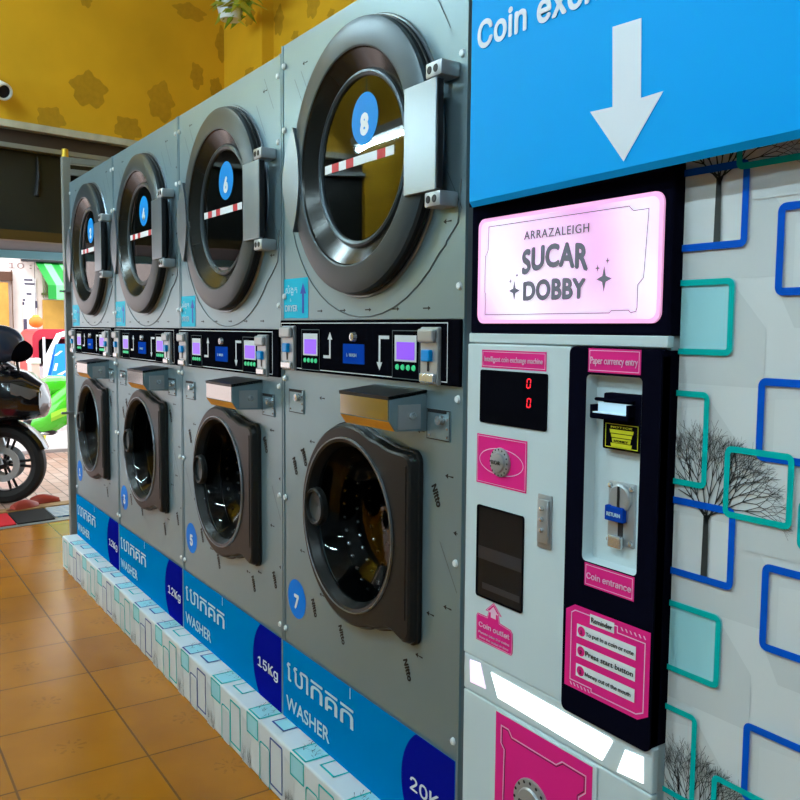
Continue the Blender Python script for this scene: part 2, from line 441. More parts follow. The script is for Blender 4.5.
# plinth under the machines, papered like the wall
PX0, PX1, PYF = -5.005, -1.40, 1.0165
b = B(); b.box(PX0, PX1, PYF, 2.1, 0, PL, 0, bev=.006)
yf = PYF-.0007; zt = PL+.0007
def front(poly, mi): b.shape(poly, [], yf, None, mi)
def frontf(poly, w, mi): b.shape(poly, [inset(poly, w)], yf-.0006, None, mi)
def topp(x0, x1, y0, y1, mi, dz=0.):
    b.add([(x0, y0, zt+dz), (x1, y0, zt+dz), (x1, y1, zt+dz), (x0, y1, zt+dz)], [(0, 1, 2, 3)], mi)
def topf(x0, x1, y0, y1, w, mi):
    for a in ((x0, x1, y0, y0+w), (x0, x1, y1-w, y1), (x0, x0+w, y0, y1), (x1-w, x1, y0, y1)): topp(*a, mi, .0006)
x = PX0+.04; k = 0
while x < PX1-.34:
    near = x > -3.1
    fr = 4 if near else 5
    w = .085
    # framed upright, printed fold, pale block
    front(rrect(x, x+w, .02, .165, .006), 2); frontf(rrect(x, x+w, .02, .165, .006), .006, 5 if k % 2 else 4)
    front([(x+w+.012, .0), (x+w+.075, .0), (x+w+.075, .10), (x+w+.045, .14), (x+w+.012, .15)], 1)
    x2 = x+w+.05
    topp(x2, x2+.085, PYF+.012, PYF+.085, 3); topf(x2, x2+.085, PYF+.003, PYF+.085, .006, 4 if near else 5)
    front([(x2, .115), (x2+.085, .115), (x2+.085, .172), (x2, .172)], 3); frontf([(x2, .112), (x2+.085, .112), (x2+.085, .178), (x2, .178)], .005, 4)
    x3 = x2+.095
    frontf(rrect(x3, x3+.075, -.06, .125, .015), .005, 4 if near or k % 2 else 5); front(rrect(x3+.01, x3+.068, .001, .11, .01), 1)
    topf(x3+.02, x3+.10, PYF+.03, PYF+.12, .006, 5 if k % 2 == 0 else 4)
    if k % 2 == 0: topp(x3+.028, x3+.092, PYF+.036, PYF+.12, 3)
    for q in range(26):
        xx = x+w+.01+random.random()*.07; zz = random.random()*.04
        b.add([(xx, yf-.0008, zz), (xx+.0018, yf-.0008, zz), (xx+.008*random.uniform(-1, 1), yf-.0008, zz+.03)], [(0, 1, 2)], 6)
    for q in range(22):
        xx = x2-.02+random.random()*.1; yy = PYF+.03+random.random()*.05; a = random.random()*6.3
        b.add([(xx, yy, zt+.001), (xx+.0016, yy+.0016, zt+.001), (xx+.022*math.cos(a), yy+.022*math.sin(a), zt+.001)], [(0, 1, 2)], 6)
    x += .305; k += 1
b.v = [v if v[2] > 0 else (v[0], v[1], .0004) for v in b.v]
struct(b.build('baseboard_front', [PAPER, PAPERS, PAPERI, PFILL, PTEAL, PNAVY, PTREE]))

# ------------------------------------------------------------------ wallpapered wall
b = B()
WX0 = at(668, 400, YW)[0]-.62; WX1 = 2.6
CMX0 = at(467.8, 400, YC-.004)[0]; CMX1 = at(664.5, 400, YC-.006)[0]
b.box(CMX1+.001, WX1, YW, YW+.12, 0, 4.2, 0)
b.box(PX1+.005, CMX1+.001, YW+.03, YW+.12, 2.35, 4.2, 0)
def W(px, py): return at(px, py, YW)
def rect4(*c):
    q = [W(*p) for p in c]
    xs = sorted(p[0] for p in q); zs = sorted(p[1] for p in q)
    return [(xs[0]+xs[1])/2, (xs[2]+xs[3])/2, (zs[0]+zs[1])/2, (zs[2]+zs[3])/2]
PER = W(705, 540)[1]; PER = W(715, 205)[1]-PER
class Tree:
    def __init__(s, out): s.o = out
    def grow(s, x, z, a, l, w, d):
        x2, z2 = x+l*math.cos(a), z+l*math.sin(a)
        nx, nz = -math.sin(a), math.cos(a)
        s.o.append([(x+nx*w, z+nz*w), (x-nx*w, z-nz*w), (x2-nx*w*.72, z2-nz*w*.72), (x2+nx*w*.72, z2+nz*w*.72)])
        if d == 0: return
        n = 2 if d > 1 else 3
        for k in range(n):
            da = random.uniform(.18, .55)*(1 if k % 2 else -1)+random.uniform(-.1, .1)
            s.grow(x2, z2, a+da, l*random.uniform(.68, .88), w*.66, d-1)
        if d > 3: s.grow(x2, z2, a+random.uniform(-.08, .08), l*.8, w*.75, d-1)
motif = []   # (kind, geometry) for one drop of the pattern
fr = [ # kind, rect (x0,x1,z0,z1), colour, fill
  ('blue', rect4((625, 485), (736, 509), (736, 588), (625, 562))),
  ('tealfill', rect4((630, 590), (722.5, 611), (721, 684), (630, 658))),
  ('blue', rect4((763, 562), (868, 588), (868, 685), (762, 649))),
  ('blue', rect4((760, 377), (865, 384), (865, 480), (758, 456))),
  ('teal', rect4((636, 385), (711, 394), (709, 492), (636, 474))),
  ('teal', rect4((726, 443), (796, 456), (795, 531), (726, 516))),
  ('tealr', rect4((800, 498), (840, 505), (840, 560), (800, 548))),
]
segs = []
tx, tz0 = W(705, 579); _, tzb = W(706, 521)
T = Tree(segs)
T.segs = segs
segs.append([(tx-.006, tz0), (tx+.006, tz0), (tx+.0045, tzb+.01), (tx-.0045, tzb+.01)])
for a in (1.15, 1.45, 1.75, 2.05, .85, 2.35, .5, 2.7):
    T.grow(tx, tzb+random.uniform(-.005, .012), a, .039, .0015, 5)
PERX = fr[0][1][1]-fr[0][1][0]+.30
def clipx(poly, x0):
    return [(max(p[0], x0), p[1]) for p in poly]
XL = CMX1+.0015
for kx in range(0, 5):
    for kz in range(-4, 7):
        ox, oz = kx*.62, kz*PER
        for j, (kind, (x0, x1, z0, z1)) in enumerate(fr):
            x0 += ox; x1 += ox; z0 += oz; z1 += oz
            if z0 < .01 or z1 > 4.15 or x1 > WX1-.02 or x1 < XL: continue
            if x1-.02 < XL: continue
            r = clipx(rrect(x0, x1, z0, z1, .012), XL)
            yo = YW-.0006-j*.0002
            # the printed drop shade and hatch of the pattern
            sh = [(x1-.004, z1-.01), (x1+.052, z1-.075), (x1+.052, z0-.045), (x0+.03, z0-.045), (x0+.005, z0+.004)]
            b.shape(clipx(sh, XL), [], yo+.0001, None, 1)
            if kind == 'tealfill': b.shape(r, [], yo-.0002, None, 3)
            else:
                b.shape(clipx(rrect(x0, x1, z0, z1, .012), XL), [], yo-.0002, None, 2)
                b.shape(clipx([(x0+.025, z0), (x1, z0), (x1, z1-.02), (x0+.025, z1-.03)], XL), [], yo-.0003, None, 0)
            w = .011 if kind == 'blue' else .0095
            inn = clipx(inset(rrect(x0, x1, z0, z1, .012), w), XL)
            m_ = 4 if kind == 'blue' else 5
            # band as quads so that cut frames stay open at the machine
            ro = rrect(x0, x1, z0, z1, .012); ri = inset(ro, w); n = len(ro)
            for i in range(n):
                q = [ro[i], ro[(i+1) % n], ri[(i+1) % n], ri[i]]
                if max(p[0] for p in q) <= XL: continue
                q = clipx(q, XL)
                b.add([(p[0], YW-.0042-j*.0003, p[1]) for p in q], [(0, 1, 2, 3)], m_)
        for q in segs:
            q = [(p[0]+ox, p[1]+oz) for p in q]
            if min(p[0] for p in q) < XL or max(p[1] for p in q) > 4.15 or min(p[1] for p in q) < 0: continue
            b.add([(p[0], YW-.0036, p[1]) for p in q], [(0, 1, 2, 3)], 6)
struct(b.build('wall_front', [PAPER, PAPERS, PAPERI, PFILL, PBLUE, PTEAL, PTREE]))

# ------------------------------------------------------------------ stacked washer and dryer
C4 = -1.857
W4 = .88
def L4(px, py, Y=YM): x, z = at(px, py, Y); return x-C4, z
def make_stack(cx, W_, top, dz, nums, kg, label):
    root = empty('stacked_washer_dryer', (cx, YM, 0), label, 'laundry machine', 'row of stacked washer dryers')
    kx = W_/W4
    h = W_/2-.0015
    zt_, zb = top, PL+.001
    DX, DZ = .022, 1.752+dz          # dryer door centre
    WXc, WZ = -.002, .836+dz               # washer door centre
    b = B()
    b.shape([(-h, zb), (h, zb), (h, zt_), (-h, zt_)], [circ(DX, DZ, .245, 56), circ(WXc, WZ, .215, 56)], 0, .003, 0)
    b.box(-h, -h+.003, .003, .95, zb, zt_, 1); b.box(h-.003, h, .003, .95, zb, zt_, 1)
    b.box(-h, h, .003, .95, zt_-.003, zt_, 1); b.box(-h, h, .947, .95, zb, zt_, 1)
    # folded front edges and the joint between dryer and panel
    b.box(-h, h, -.002, .0, 1.362+dz, 1.365+dz, 0)
    b.box(h-.012, h, -.004, .0, zb, zt_, 0); b.box(-h, -h+.008, -.003, .0, zb, zt_, 0)
        # film print
    nt_ = text('Nitto', .034, .035)
    sl = -1.12; holes = ((DX, DZ, .345), (WXc, WZ, .28))
    def free(x, z): return all((x-a)**2+(z-c)**2 > r*r for a, c, r in holes) and abs(x) < h-.03 and zb+.26 < z < zt_-.03 and not (1.17+dz < z < 1.40+dz)
    for i in range(-7, 8):
        for j in range(-2, 18):
            x = i*.105+(j % 2)*.05+random.uniform(-.012, .012); z = 0.2+j*.135+(i % 3)*.05+random.uniform(-.02, .02)
            if not free(x, z) or not free(x+.04, z-.09): continue
            t = (i+2*j) % 3
            if t == 0: b.text(nt_, put(x, z, -.0006, sl), 2)
            elif t == 1:
                for q in range(2):
                    c, s_ = math.cos(sl+.12), math.sin(sl+.12)
                    b.add([(x, -.0006, z), (x+.0022, -.0006, z), (x+.0022+.12*c, -.0006, z+.12*s_), (x+.12*c, -.0006, z+.12*s_)], [(0, 1, 2, 3)], 3)
            if t != 1 or j % 2:
                xx = x+.05
                if free(xx, z+.03):
                    b.add([(xx, -.0006, z+.03), (xx+.03, -.0006, z+.028), (xx+.03, -.0006, z+.032)], [(0, 1, 2)], 2)
                    b.add([(xx, -.0006, z+.03), (xx+.011, -.0006, z+.024), (xx+.011, -.0006, z+.036)], [(0, 1, 2)], 2)
    for k in range(6):
        xx = -h+.09+k*(2*h-.12)/6; zz = 1.385+dz
        b.add([(xx+.03, -.0006, zz), (xx+.02, -.0006, zz+.005), (xx+.02, -.0006, zz-.005)], [(2, 1, 0)], 2)
        b.add([(xx, -.0006, zz-.0015), (xx+.022, -.0006, zz-.0015), (xx+.022, -.0006, zz+.0015), (xx, -.0006, zz+.0015)], [(0, 1, 2, 3)], 2)
    wave = []
    for k in range(17):
        a = math.radians(200+k*7.5); wave.append((DX+.42*math.cos(a), -.001, DZ+.385*math.sin(a)))
    wave += [(DX+.345, -.001, DZ-.232), (h-.07, -.001, DZ-.225), (h-.03, -.001, DZ-.19), (h-.02, -.001, DZ-.1)]
    b.tube([w for w in wave if w[0] > -h+.02], .0016, 6, 3); b.build('cabinet', [STEEL, SIDE, PRINT, LINE], root)
    for sx in (-1, 1):
        for z in (zt_-.06, 1.905+dz, 1.43+dz, 1.19+dz, .86, .46):
            b = B(); b.lathe([(.0, -.006), (.007, -.005), (.009, 0)], (sx*(h-.018), -.003, z), seg=12); b.build('screw_cap', CAP, root)
    # --- dryer drum and door
    b = B(); b.lathe([(.245, .003), (.245, .03), (.30, .05), (.30, .5), (.0, .52)][::-1], (DX, 0, DZ), seg=48); b.build('dryer_drum', DRUMD, root)
    RO = .329
    dd = B()
    dd.lathe([(RO+.008, -.0005), (RO+.009, -.003), (RO+.007, -.006), (RO-.002, -.006)], (DX, 0, DZ), seg=72, mi=1)
    dd.lathe([(RO-.001, -.004), (RO, -.028)], (DX, 0, DZ), seg=72, mi=2)
    dd.lathe([(RO, -.028), (RO-.003, -.036), (RO-.02, -.042), (.262, -.043), (.258, -.041)], (DX, 0, DZ), seg=72, mi=0)
    dd.lathe([(.258, -.041), (.255, -.036), (.213, -.010)], (DX, 0, DZ), seg=72, mi=3)
    dd.lathe([(.213, -.010), (.211, -.015), (.205, -.017), (.198, -.013), (.196, -.006)], (DX, 0, DZ), seg=72, mi=0)
    dd.lathe([(RO-.004, -.004), (RO+.003, -.008), (RO+.003, -.016), (RO-.004, -.018)], (DX, 0, DZ), seg=72, mi=2)
    door = dd.build('dryer_door', [RING, RINGL, RUBBER, CONE], root)
    b = B(); b.lathe([(.2, -.008), (.0, -.0085)], (DX, 0, DZ), seg=56); b.build('door_glass', GLASSD, door)
    # grip plate on the left rim
    tt = [-1+2*k/20 for k in range(21)]; gz = .140
    pts = [(DX-(math.sqrt(RO*RO-(gz*t)**2)+.030*(1-t*t)), DZ-.012+gz*t) for t in tt]
    pts += [(DX-(math.sqrt(RO*RO-gz*gz)-.036*(1-t*t)), DZ-.012+gz*t) for t in tt[::-1][1:-1]]
    b = B(); b.shape(pts, [], -.049, -.03); b.build('grip', RINGL, door)
    # hinge plate and its two blocks
    x0 = at(404, 140, YM-.05)[0]-C4; x1 = at(437, 140, YM-.05)[0]-C4
    z1 = at(437, 76, YM-.05)[1]+dz-.026; z0 = at(437, 189, YM-.05)[1]+dz-.026
    b = B(); b.box(x0, x1-.003, -.051, -.038, z0, z1, 0, bev=.002); b.box(x1-.004, x1, -.049, -.034, z0+.003, z1-.003, 1)
    b.build('hinge_plate', [RINGL, BLACKM], door)
    for zz in (z1+.018, z0-.018):
        b = B(); b.box(x1-.045, x1+.012, -.050, -.001, zz-.016, zz+.016, 0, bev=.004)
        for q in (-.038, -.016): b.lathe([(.0, -.0008), (.0075, -.0006), (.0085, .0006)], (x1+q+.008, -.0505, zz), seg=14, mi=1)
        b.build('hinge_block', [CHROMED, BLACKM], door)
    # number disc and warning tape on the glass
    nx, nz = at(368, 119, YM); nx -= C4; nz += dz-.026
    b = B(); b.shape(circ(nx, nz, .062), [], -.0095, None, 0)
    b.text(text(nums[1], .085, .06, align='CENTER'), put(nx, nz-.035, -.0102), 1)
    b.build('dryer_number_sticker', [STKD, WHITE], door)
    b = B(); tz = DZ+.0; ta, tb = DX-.185, DX+.15
    for k in range(9):
        xa, xb = ta+(tb-ta)*k/9, ta+(tb-ta)*(k+1)/9
        mi = 1 if k in (1, 3, 7) else 0
        b.add([(xa, -.0096, tz-.011), (xb, -.0096, tz-.011), (xb, -.0096, tz+.011), (xa, -.0096, tz+.011)], [(0, 1, 2, 3)], mi)
    b.build('warning_tape', [WHITE, RED], door)
    # --- cyan dryer sticker
    xa, za = -h+.008, 1.480+dz; xb, zb2 = -h+.162, 1.366+dz
    b = B(); b.shape(rrect(xa, xb, zb2, za, .004), [], -.001, None, 0)
    b.text(text('\u179f\u17c6\u1784\u17bd\u178f', .026, width=.075), put(xa+.012, za-.042, -.0018), 1)
    b.text(text('&', .018), put(xa+.042, za-.066, -.0018), 1)
    b.text(text('DRYER', .026, .008, width=.08), put(xa+.010, za-.094, -.0018), 1)
    ax = xb-.03
    b.shape([(ax-.006, zb2+.014), (ax+.006, zb2+.014), (ax+.006, za-.045), (ax+.018, za-.045), (ax, za-.014), (ax-.018, za-.045), (ax-.006, za-.045)], [], -.0018, None, 2)
    b.build('dryer_sticker', [CYAN, PALEB, DKBLUE], root)
    # --- control panel
    zp0, zp1 = 1.243+dz-.026, 1.386+dz-.026
    b = B(); b.box(-h+.004, h-.004, -.012, .0, zp0, zp1, 0, bev=.003)
    b.frame([(-h+.012, zp0+.007), (h-.045, zp0+.007), (h-.045, zp1-.007), (-h+.012, zp1-.007)], .002, -.0127, None, 1)
    sc_ = (zp0+.0)
    for q, (xx, tt, s_) in enumerate(((h-.10, 'N', .03), (h-.095, 'Please', .008), (h-.095, 'insert coin', .007))):
        b.text(text(tt, s_, .01), put(xx, zp0+(.085, .055, .043)[q], -.0127), 1)
    panel = b.build('control_panel', [BLACK, WHITE], root)
    def PXp(u, v): # crop coordinates of the panel in the photograph -> local
        x, z = L4(285+u*.23125, 315+v*.23125); return x*kx, z+dz-.026
    for s_, (u0, u1, w0, w1) in (('l', (92, 170, 62, 213)), ('r', (487, 604, 66, 256))):
        xa, za = PXp(u0, w0); xb, zb3 = PXp(u1, (w0+w1)/2+ (75 if s_ == 'l' else 84))
        zb3 = za-.112
        b = B(); b.box(xa, xb, -.0145, -.011, zb3, za, 0, bev=.001)
        b.frame([(xa, zb3), (xb, zb3), (xb, za), (xa, za)], .0015, -.0150, None, 1)
        d = b.build('display', [BLACK, LINE], panel)
        wv = xb-xa; hv = za-zb3
        b = B(); b.shape([(xa+wv*.1, zb3+hv*.36), (xb-wv*.1, zb3+hv*.36), (xb-wv*.1, za-hv*.1), (xa+wv*.1, za-hv*.1)], [], -.0155, None, 0)
        b.shape([(xa+wv*.18, zb3+hv*.40), (xb-wv*.16, zb3+hv*.40), (xb-wv*.16, za-hv*.24), (xa+wv*.18, za-hv*.24)], [], -.0162, None, 1)
        b.build('screen', [LCDW, PURPLE], d)
        for k in range(4):
            xc = xa+wv*(.2+.2*k)
            b = B(); b.lathe([(.0, -.003), (wv*.05, -.003), (wv*.062, 0)], (xc, -.0145, zb3+hv*.24), seg=12); b.build('button', GREEN, d)
    for u0, u1 in ((15, 66), (620, 694)):
        xa, za = PXp(u0, 47 if u0 < 99 else 52); xb, zb3 = PXp(u1, 215 if u0 < 99 else 275)
        zb3 = za-.127
        b = B(); b.box(xa, xb, -.022, -.011, zb3, za, 0, bev=.003)
        b.box(xa+.003, xb-.003, -.034, -.022, za-.034, za-.004, 0, bev=.005); b.box(xa+.006, xb-.004, -.03, -.022, zb3+.004, zb3+.026, 1, bev=.004)
        sl_ = b.build('coin_slot', [CHROMED, CHROME], panel)
        xm = (xa+xb)/2; zm = (za+zb3)/2
        b = B(); b.box(xm-.018, xm+.014, -.032, -.02, zm-.012, zm+.014, 0, bev=.003); b.build('blue_coin_inlet', SLOTB, sl_)
        b = B(); b.box(xm-.004, xm+.002, -.0235, -.02, zb3+.03, zm-.012, 0); b.build('slot_gap', BLACKM, sl_)
    b = B()
    xa, za = PXp(184, 176); xb, zb3 = PXp(222, 95); xs = (xa+xb)/2+.012
    zl = za-.006; zh = zl+.062
    b.shape([(xa, zl), (xs+.004, zl), (xs+.004, zh-.012), (xs+.013, zh-.012), (xs, zh+.008), (xs-.013, zh-.012), (xs-.004, zh-.012), (xs-.004, zl+.008), (xa, zl+.008)], [], -.0128, None)
    b.build('arrow_mark', LCDW, panel)
    b = B(); xa, za = PXp(470, 108); xb, _ = PXp(428, 150); zh = za+.002; zl = zh-.068
    b.shape([(xa, zh), (xa, zh+.008), (xb-.004, zh+.008), (xb-.004, zl+.012), (xb-.013, zl+.012), (xb, zl-.008), (xb+.013, zl+.012), (xb+.004, zl+.012), (xb+.004, zh)], [], -.0128, None)
    b.build('arrow_mark', LCDW, panel)
    xc, zc = PXp(317, 95)
    b = B(); b.lathe([(.0, -.010), (.010, -.009), (.013, 0)], (xc, -.012, zc), seg=18); b.box(xc-.0015, xc+.0015, -.0225, -.02, zc-.006, zc+.006, 1); b.build('key_lock', [CHROME, BLACKM], panel)
    xa, za = PXp(270, 124); xb, _ = PXp(362, 150); zb3 = za-.05
    b = B(); b.shape(rrect(xa, xb, zb3, za, .003), [], -.0135, -.012, 0); b.text(text('L\u00b7 WASH', .016, .01, width=.05), put(xa+.02, zb3+.018, -.0141), 1)
    b.build('blue_label', [BLUEL, PALEB], panel)
    # --- soap hopper
    hx0, hx1 = L4(340.5, 394, YM-.1)[0], L4(389.5, 399, YM-.1)[0]
    z1 = 1.227+dz-.026; dep = .1
    b = B()
    prof = [(0, z1), (-dep, z1-.012), (-dep, z1-.066), (-dep+.016, z1-.088), (0, z1-.092)]     # (y, z) section
    n = len(prof)
    vs = [(hx0, y, z) for y, z in prof]+[(hx1, y, z) for y, z in prof]
    b.add(vs, [tuple(range(n)), tuple(range(2*n-1, n-1, -1))]+[(i, i+n, (i+1) % n+n, (i+1) % n) for i in range(n)])
    hop = b.build('soap_hopper', [STEEL], root)
    b = B(); b.box(hx0-.002, hx1+.0, -dep-.004, -.0, z1-.006, z1+.002, 0, xf=Matrix.Translation((0, 0, z1)) @ Matrix.Rotation(math.atan2(.012, dep), 4, 'X') @ Matrix.Translation((0, 0, -z1)))
    b.build('hopper_lid', BEZEL, hop)
    b = B(); b.box(hx0+.003, hx1-.003, -dep-.0025, -dep, z1-.064, z1-.014, 0); b.build('mirror_front', MIRROR, hop)
    b = B(); vs = [(x, y, z) for x in (hx0+.001, hx1-.001) for y, z in ((-dep-.0015, z1-.0665), (-dep+.0145, z1-.0885))]
    b.add(vs, [(0, 1, 3, 2)]); b.build('warning_strip', ORANGE, hop)
    b = B(); b.box(hx1, hx1+.0025, -.078, -.018, z1-.085, z1-.03, 0); b.lathe([(.0, .007), (.008, .006), (.009, 0)], (hx1+.0025, -.042, z1-.055), axis='x', seg=14, mi=1)
    b.build('lock_plate', [CHROMED, CHROME], hop)
    for xa, xb in ((L4(290, 388)[0], L4(304.5, 388)[0]), (L4(428, 412)[0], L4(451, 412)[0])):
        za = 1.188+dz-.026; zb3 = za-.068
        b = B(); b.box(xa, xb, -.003, 0, zb3, za, 0); b.frame([(xa, zb3), (xb, zb3), (xb, za), (xa, za)], .0022, -.0034, None, 2); b.box(xa+.004, xb-.012, -.004, -.003, za-.008, za-.002, 2)
        for q in ((xa+.012, zb3+.01), (xb-.008, zb3+.01), (xb-.008, za-.02), (xb-.008, za-.04)): b.lathe([(0, -.003), (.003, -.002), (.0035, 0)], (q[0], -.003, q[1]), seg=8, mi=1)
        b.lathe([(.0, -.014), (.010, -.013), (.011, 0)], (xb-.028, -.003, za-.022), seg=16, mi=1)
        b.build('lock_plate', [STEEL, CHROME, BLACKM], root)
    # --- washer drum and door
    b = B(); b.lathe([(.215, .003), (.215, .06), (.245, .075), (.245, .42), (.0, .44)][::-1], (WXc, 0, WZ), seg=56)
    for ra in range(7):
        for k in range(40):
            a = 2*PI*(k+.5*(ra % 2))/40; y = .10+ra*.042
            c = Vector((WXc+.2445*math.cos(a), y, WZ+.2445*math.sin(a))); inn = Vector((-math.cos(a), 0, -math.sin(a)))
            tn = Vector((-math.sin(a), 0, math.cos(a))); yy = Vector((0, 1, 0))
            r = .0065; ring = [c+inn*.001+(tn*math.cos(q*PI/3)+yy*math.sin(q*PI/3))*r for q in range(6)]
            b.add(ring+[c+inn*.005], [(q, (q+1) % 6, 6) for q in range(6)], 1)
    drum = b.build('washer_drum', [DRUM, DRUMHI], root)
    for k in range(3):
        a = 2*PI*k/3+.6
        xf = Matrix.Translation((WXc, 0, WZ)) @ Matrix.Rotation(-a, 4, 'Y')
        b = B(); b.box(.20, .243, .10, .41, -.022, .022, 0, bev=.012, xf=xf, seg=3); b.build('drum_paddle', CHROMED, drum)
    R = .262
    def outline(Rr, e):
        # disc joined with the hinge panel on its right
        hz = .222+e; xr = .288+e; pts = []
        a_s = math.asin(min(.999, (hz-.0)/Rr)) if hz < Rr else PI/2
        # left arc, from top (70 deg) over 180 to bottom (-70 deg)
        n = 44
        for k in range(n+1):
            a = math.radians(66)+(2*PI-2*math.radians(66))*k/n
            pts.append((Rr*math.cos(a), Rr*math.sin(a)))
        # bottom run to corner
        xs, zs = pts[-1]
        for k in range(1, 6):
            t = k/6; s3 = t*t*(3-2*t)
            pts.append((xs+(xr-.075-xs)*t, zs+(-hz-.006+.012-zs)*s3))
        pts.append((xr-.07, -hz+.004))
        cr = .028
        pts.append((xr-.045, -hz-.004))
        for k in range(6):
            a = math.radians(270+90*k/5); pts.append((xr-cr+cr*math.cos(a), -hz-.008+cr+cr*math.sin(a)))
        for k in range(6):
            a = math.radians(90*k/5); pts.append((xr-cr+cr*math.cos(a), hz-cr+cr*math.sin(a)))
        pts.append((xr-.07, hz))
        xe, ze = pts[44-44] if False else (Rr*math.cos(math.radians(66)), Rr*math.sin(math.radians(66)))
        for k in range(1, 6):
            t = k/6; s3 = t*t*(3-2*t)
            pts.append((xr-.07+(xe-(xr-.07))*t, hz+(ze-hz)*s3))
        return pts
    def op(e, y): return [(WXc+p[0], y, WZ+p[1]) for p in outline(R+e, e)]
    wd = B()
    rings = [op(.004, -.0005), op(.004, -.010), op(.0, -.012), op(-.001, -.020), op(-.005, -.028), op(-.011, -.031)]
    wd.loft(rings, 0, True, caps=False)
    oo = [(p[0], p[2]) for p in rings[-1]]
    wd.shape(oo, [circ(WXc-.010, WZ, .226, 56)], -.031, None, 0)
    wd.lathe([(.226, -.031), (.221, -.035), (.214, -.033), (.202, -.012), (.199, -.006)], (WXc-.010, 0, WZ), seg=56, mi=0)
    wdoor = wd.build('washer_door', [BEZEL], root)
    b = B(); b.lathe([(.2265, -.0315), (.2250, -.0365), (.2225, -.0365), (.2210, -.0325)], (WXc-.010, 0, WZ), seg=56); b.build('glass_rim', RINGL, wdoor)
    b = B(); b.lathe([(.200, -.012), (.190, .01), (.165, .045), (.12, .07), (.0, .08)], (WXc-.010, 0, WZ), seg=48); b.build('glass_bowl', GLASS, wdoor)
    # finger pull
    fx, fz = WXc-.165, WZ+.02
    b = B(); b.lathe([(.038, -.026), (.042, -.042), (.046, -.044), (.051, -.040), (.053, -.026)], (fx, 0, fz), seg=32); b.build('pull_ring', BEZEL, wdoor)
    b = B(); b.lathe([(.040, -.034), (.0, -.028)], (fx, 0, fz), seg=32); b.build('pull_cup', RING, wdoor)
    b = B(); b.box(WXc+.262, WXc+.268, -.033, -.030, WZ-.17, WZ+.19, 0); b.build('hinge_line', BEZEL, wdoor)
    # --- number disc and washer strip
    b = B(); cxn, czn = -.352*kx, .560+dz*.3; b.shape(circ(cxn, czn, .058), [], -.001, None, 0); b.text(text(nums[0], .075, .04, align='CENTER'), put(cxn, czn-.027, -.0017), 1)
    b.build('washer_number_sticker', [STKC, WHITE], root)
    z0, z1 = zb, .418
    b = B(); b.shape([(-h, z0), (h-.008, z0), (h-.008, z1), (-h, z1)], [], -.0048, -.0042, 0)
    c0 = []
    for k in range(31):
        a = math.radians(118+124*k/30); xx, zz = .372*kx+.155*math.cos(a), (z0+z1)/2-.005+.155*math.sin(a)
        c0.append((min(xx, h-.009), min(max(zz, z0), z1)))
    b.shape([(h-.009, z1)]+c0+[(h-.009, z0)], [], -.0052, None, 1)
    b.text(text(kg, .062, .01, width=.150 if len(kg) > 3 else .12), put(h-.182, z0+.095, -.0058), 2)
    b.text(text('WASHER', .060, .012, width=.27), put(-h+.025, z0+.033, -.0056), 3)
    xk = -h+.03
    for ch, wv, zo, sz in (('\u17c1', .028, 0, .092), ('\u1794\u17b6', .095, 0, .092), ('\u1780', .07, 0, .092), ('\u1782', .07, 0, .092), ('\u1780', .07, 0, .092)):
        tm = text(ch, sz, .006, width=wv)
        b.text(tm, put(xk, z0+.125+zo, -.0056), 3); xk += wv+.016
    b.add([(xk-.036, -.0056, z0+.205), (xk-.032, -.0056, z0+.205), (xk-.032, -.0056, z0+.235), (xk-.036, -.0056, z0+.235)], [(0, 1, 2, 3)], 3)
    b.build('washer_sticker', [STK, STKN, WHITE, PALEB], root)
    return root
SE = [-4.992, -4.11, -3.195, -2.297, -1.417]
make_stack((SE[0]+SE[1])/2, SE[1]-SE[0], 2.152, 0., ('1', '2'), '12Kg', 'stacked grey washer and dryer numbered 1 and 2, farthest, next to the open street door')
make_stack((SE[1]+SE[2])/2, SE[2]-SE[1], 2.152, 0., ('3', '4'), '12Kg', 'stacked grey washer and dryer with blue number discs 3 and 4 and a 12Kg strip')
make_stack((SE[2]+SE[3])/2, SE[3]-SE[2], 2.152, 0., ('5', '6'), '15Kg', 'stacked grey washer and dryer with blue number discs 5 and 6 and a 15Kg strip')
make_stack(C4, W4, 2.17, .026, ('7', '8'), '20Kg', 'stacked grey washer and dryer numbered 7 and 8, nearest, beside the pale coin machine')

# ------------------------------------------------------------------ coin exchange machine
cmx = (CMX0+CMX1)/2
cm = empty('coin_exchange_machine', (cmx, YC, 0), 'tall pale grey and black coin exchange machine with pink stickers and lit pink header', 'coin machine')
def K(px, py, Y=YC-.008): x, z = at(px, py, Y); return x-cmx, z
def KR(*c, Y=YC-.008):
    q = [K(*p, Y) for p in c]
    return ((q[0][0]+q[3][0])/2, (q[1][0]+q[2][0])/2, (q[2][1]+q[3][1])/2, (q[0][1]+q[1][1])/2)   # TL TR BR BL -> x0 x1 z0 z1
xl, xr = CMX0-cmx, CMX1-cmx
zs1 = K(560, 334.5)[1]; zs0 = K(560, 345)[1]           # silver rail under the header
zdoor = K(512, 677)[1]                                   # foot of the two doors
zlow = K(556, 742)[1]                                    # foot of the lamp band
xm = K(567, 480)[0]                                      # joint between the doors
ztop = 1.83
b = B(); b.box(xl, xr-.006, .012, .45, 0, ztop, 0); b.build('body', [CWHITE], cm)
b = B(); b.box(xl, xr, .0, .05, zs1, ztop, 0, bev=.004)
b.box(xl+.004, xr-.004, -.012, .0, K(575, 186)[1]-.004, K(575, 186)[1]+.004, 0, bev=.002); hd = b.build('header', [CBLACK], cm)
b = B(); b.box(xl, xr, -.003, .012, zs0, zs1, 0, bev=.002); b.build('rail', [CWHITE], cm)
x0, x1, z0, z1 = KR((477, 219), (663, 190.5), (658, 325), (476, 322))
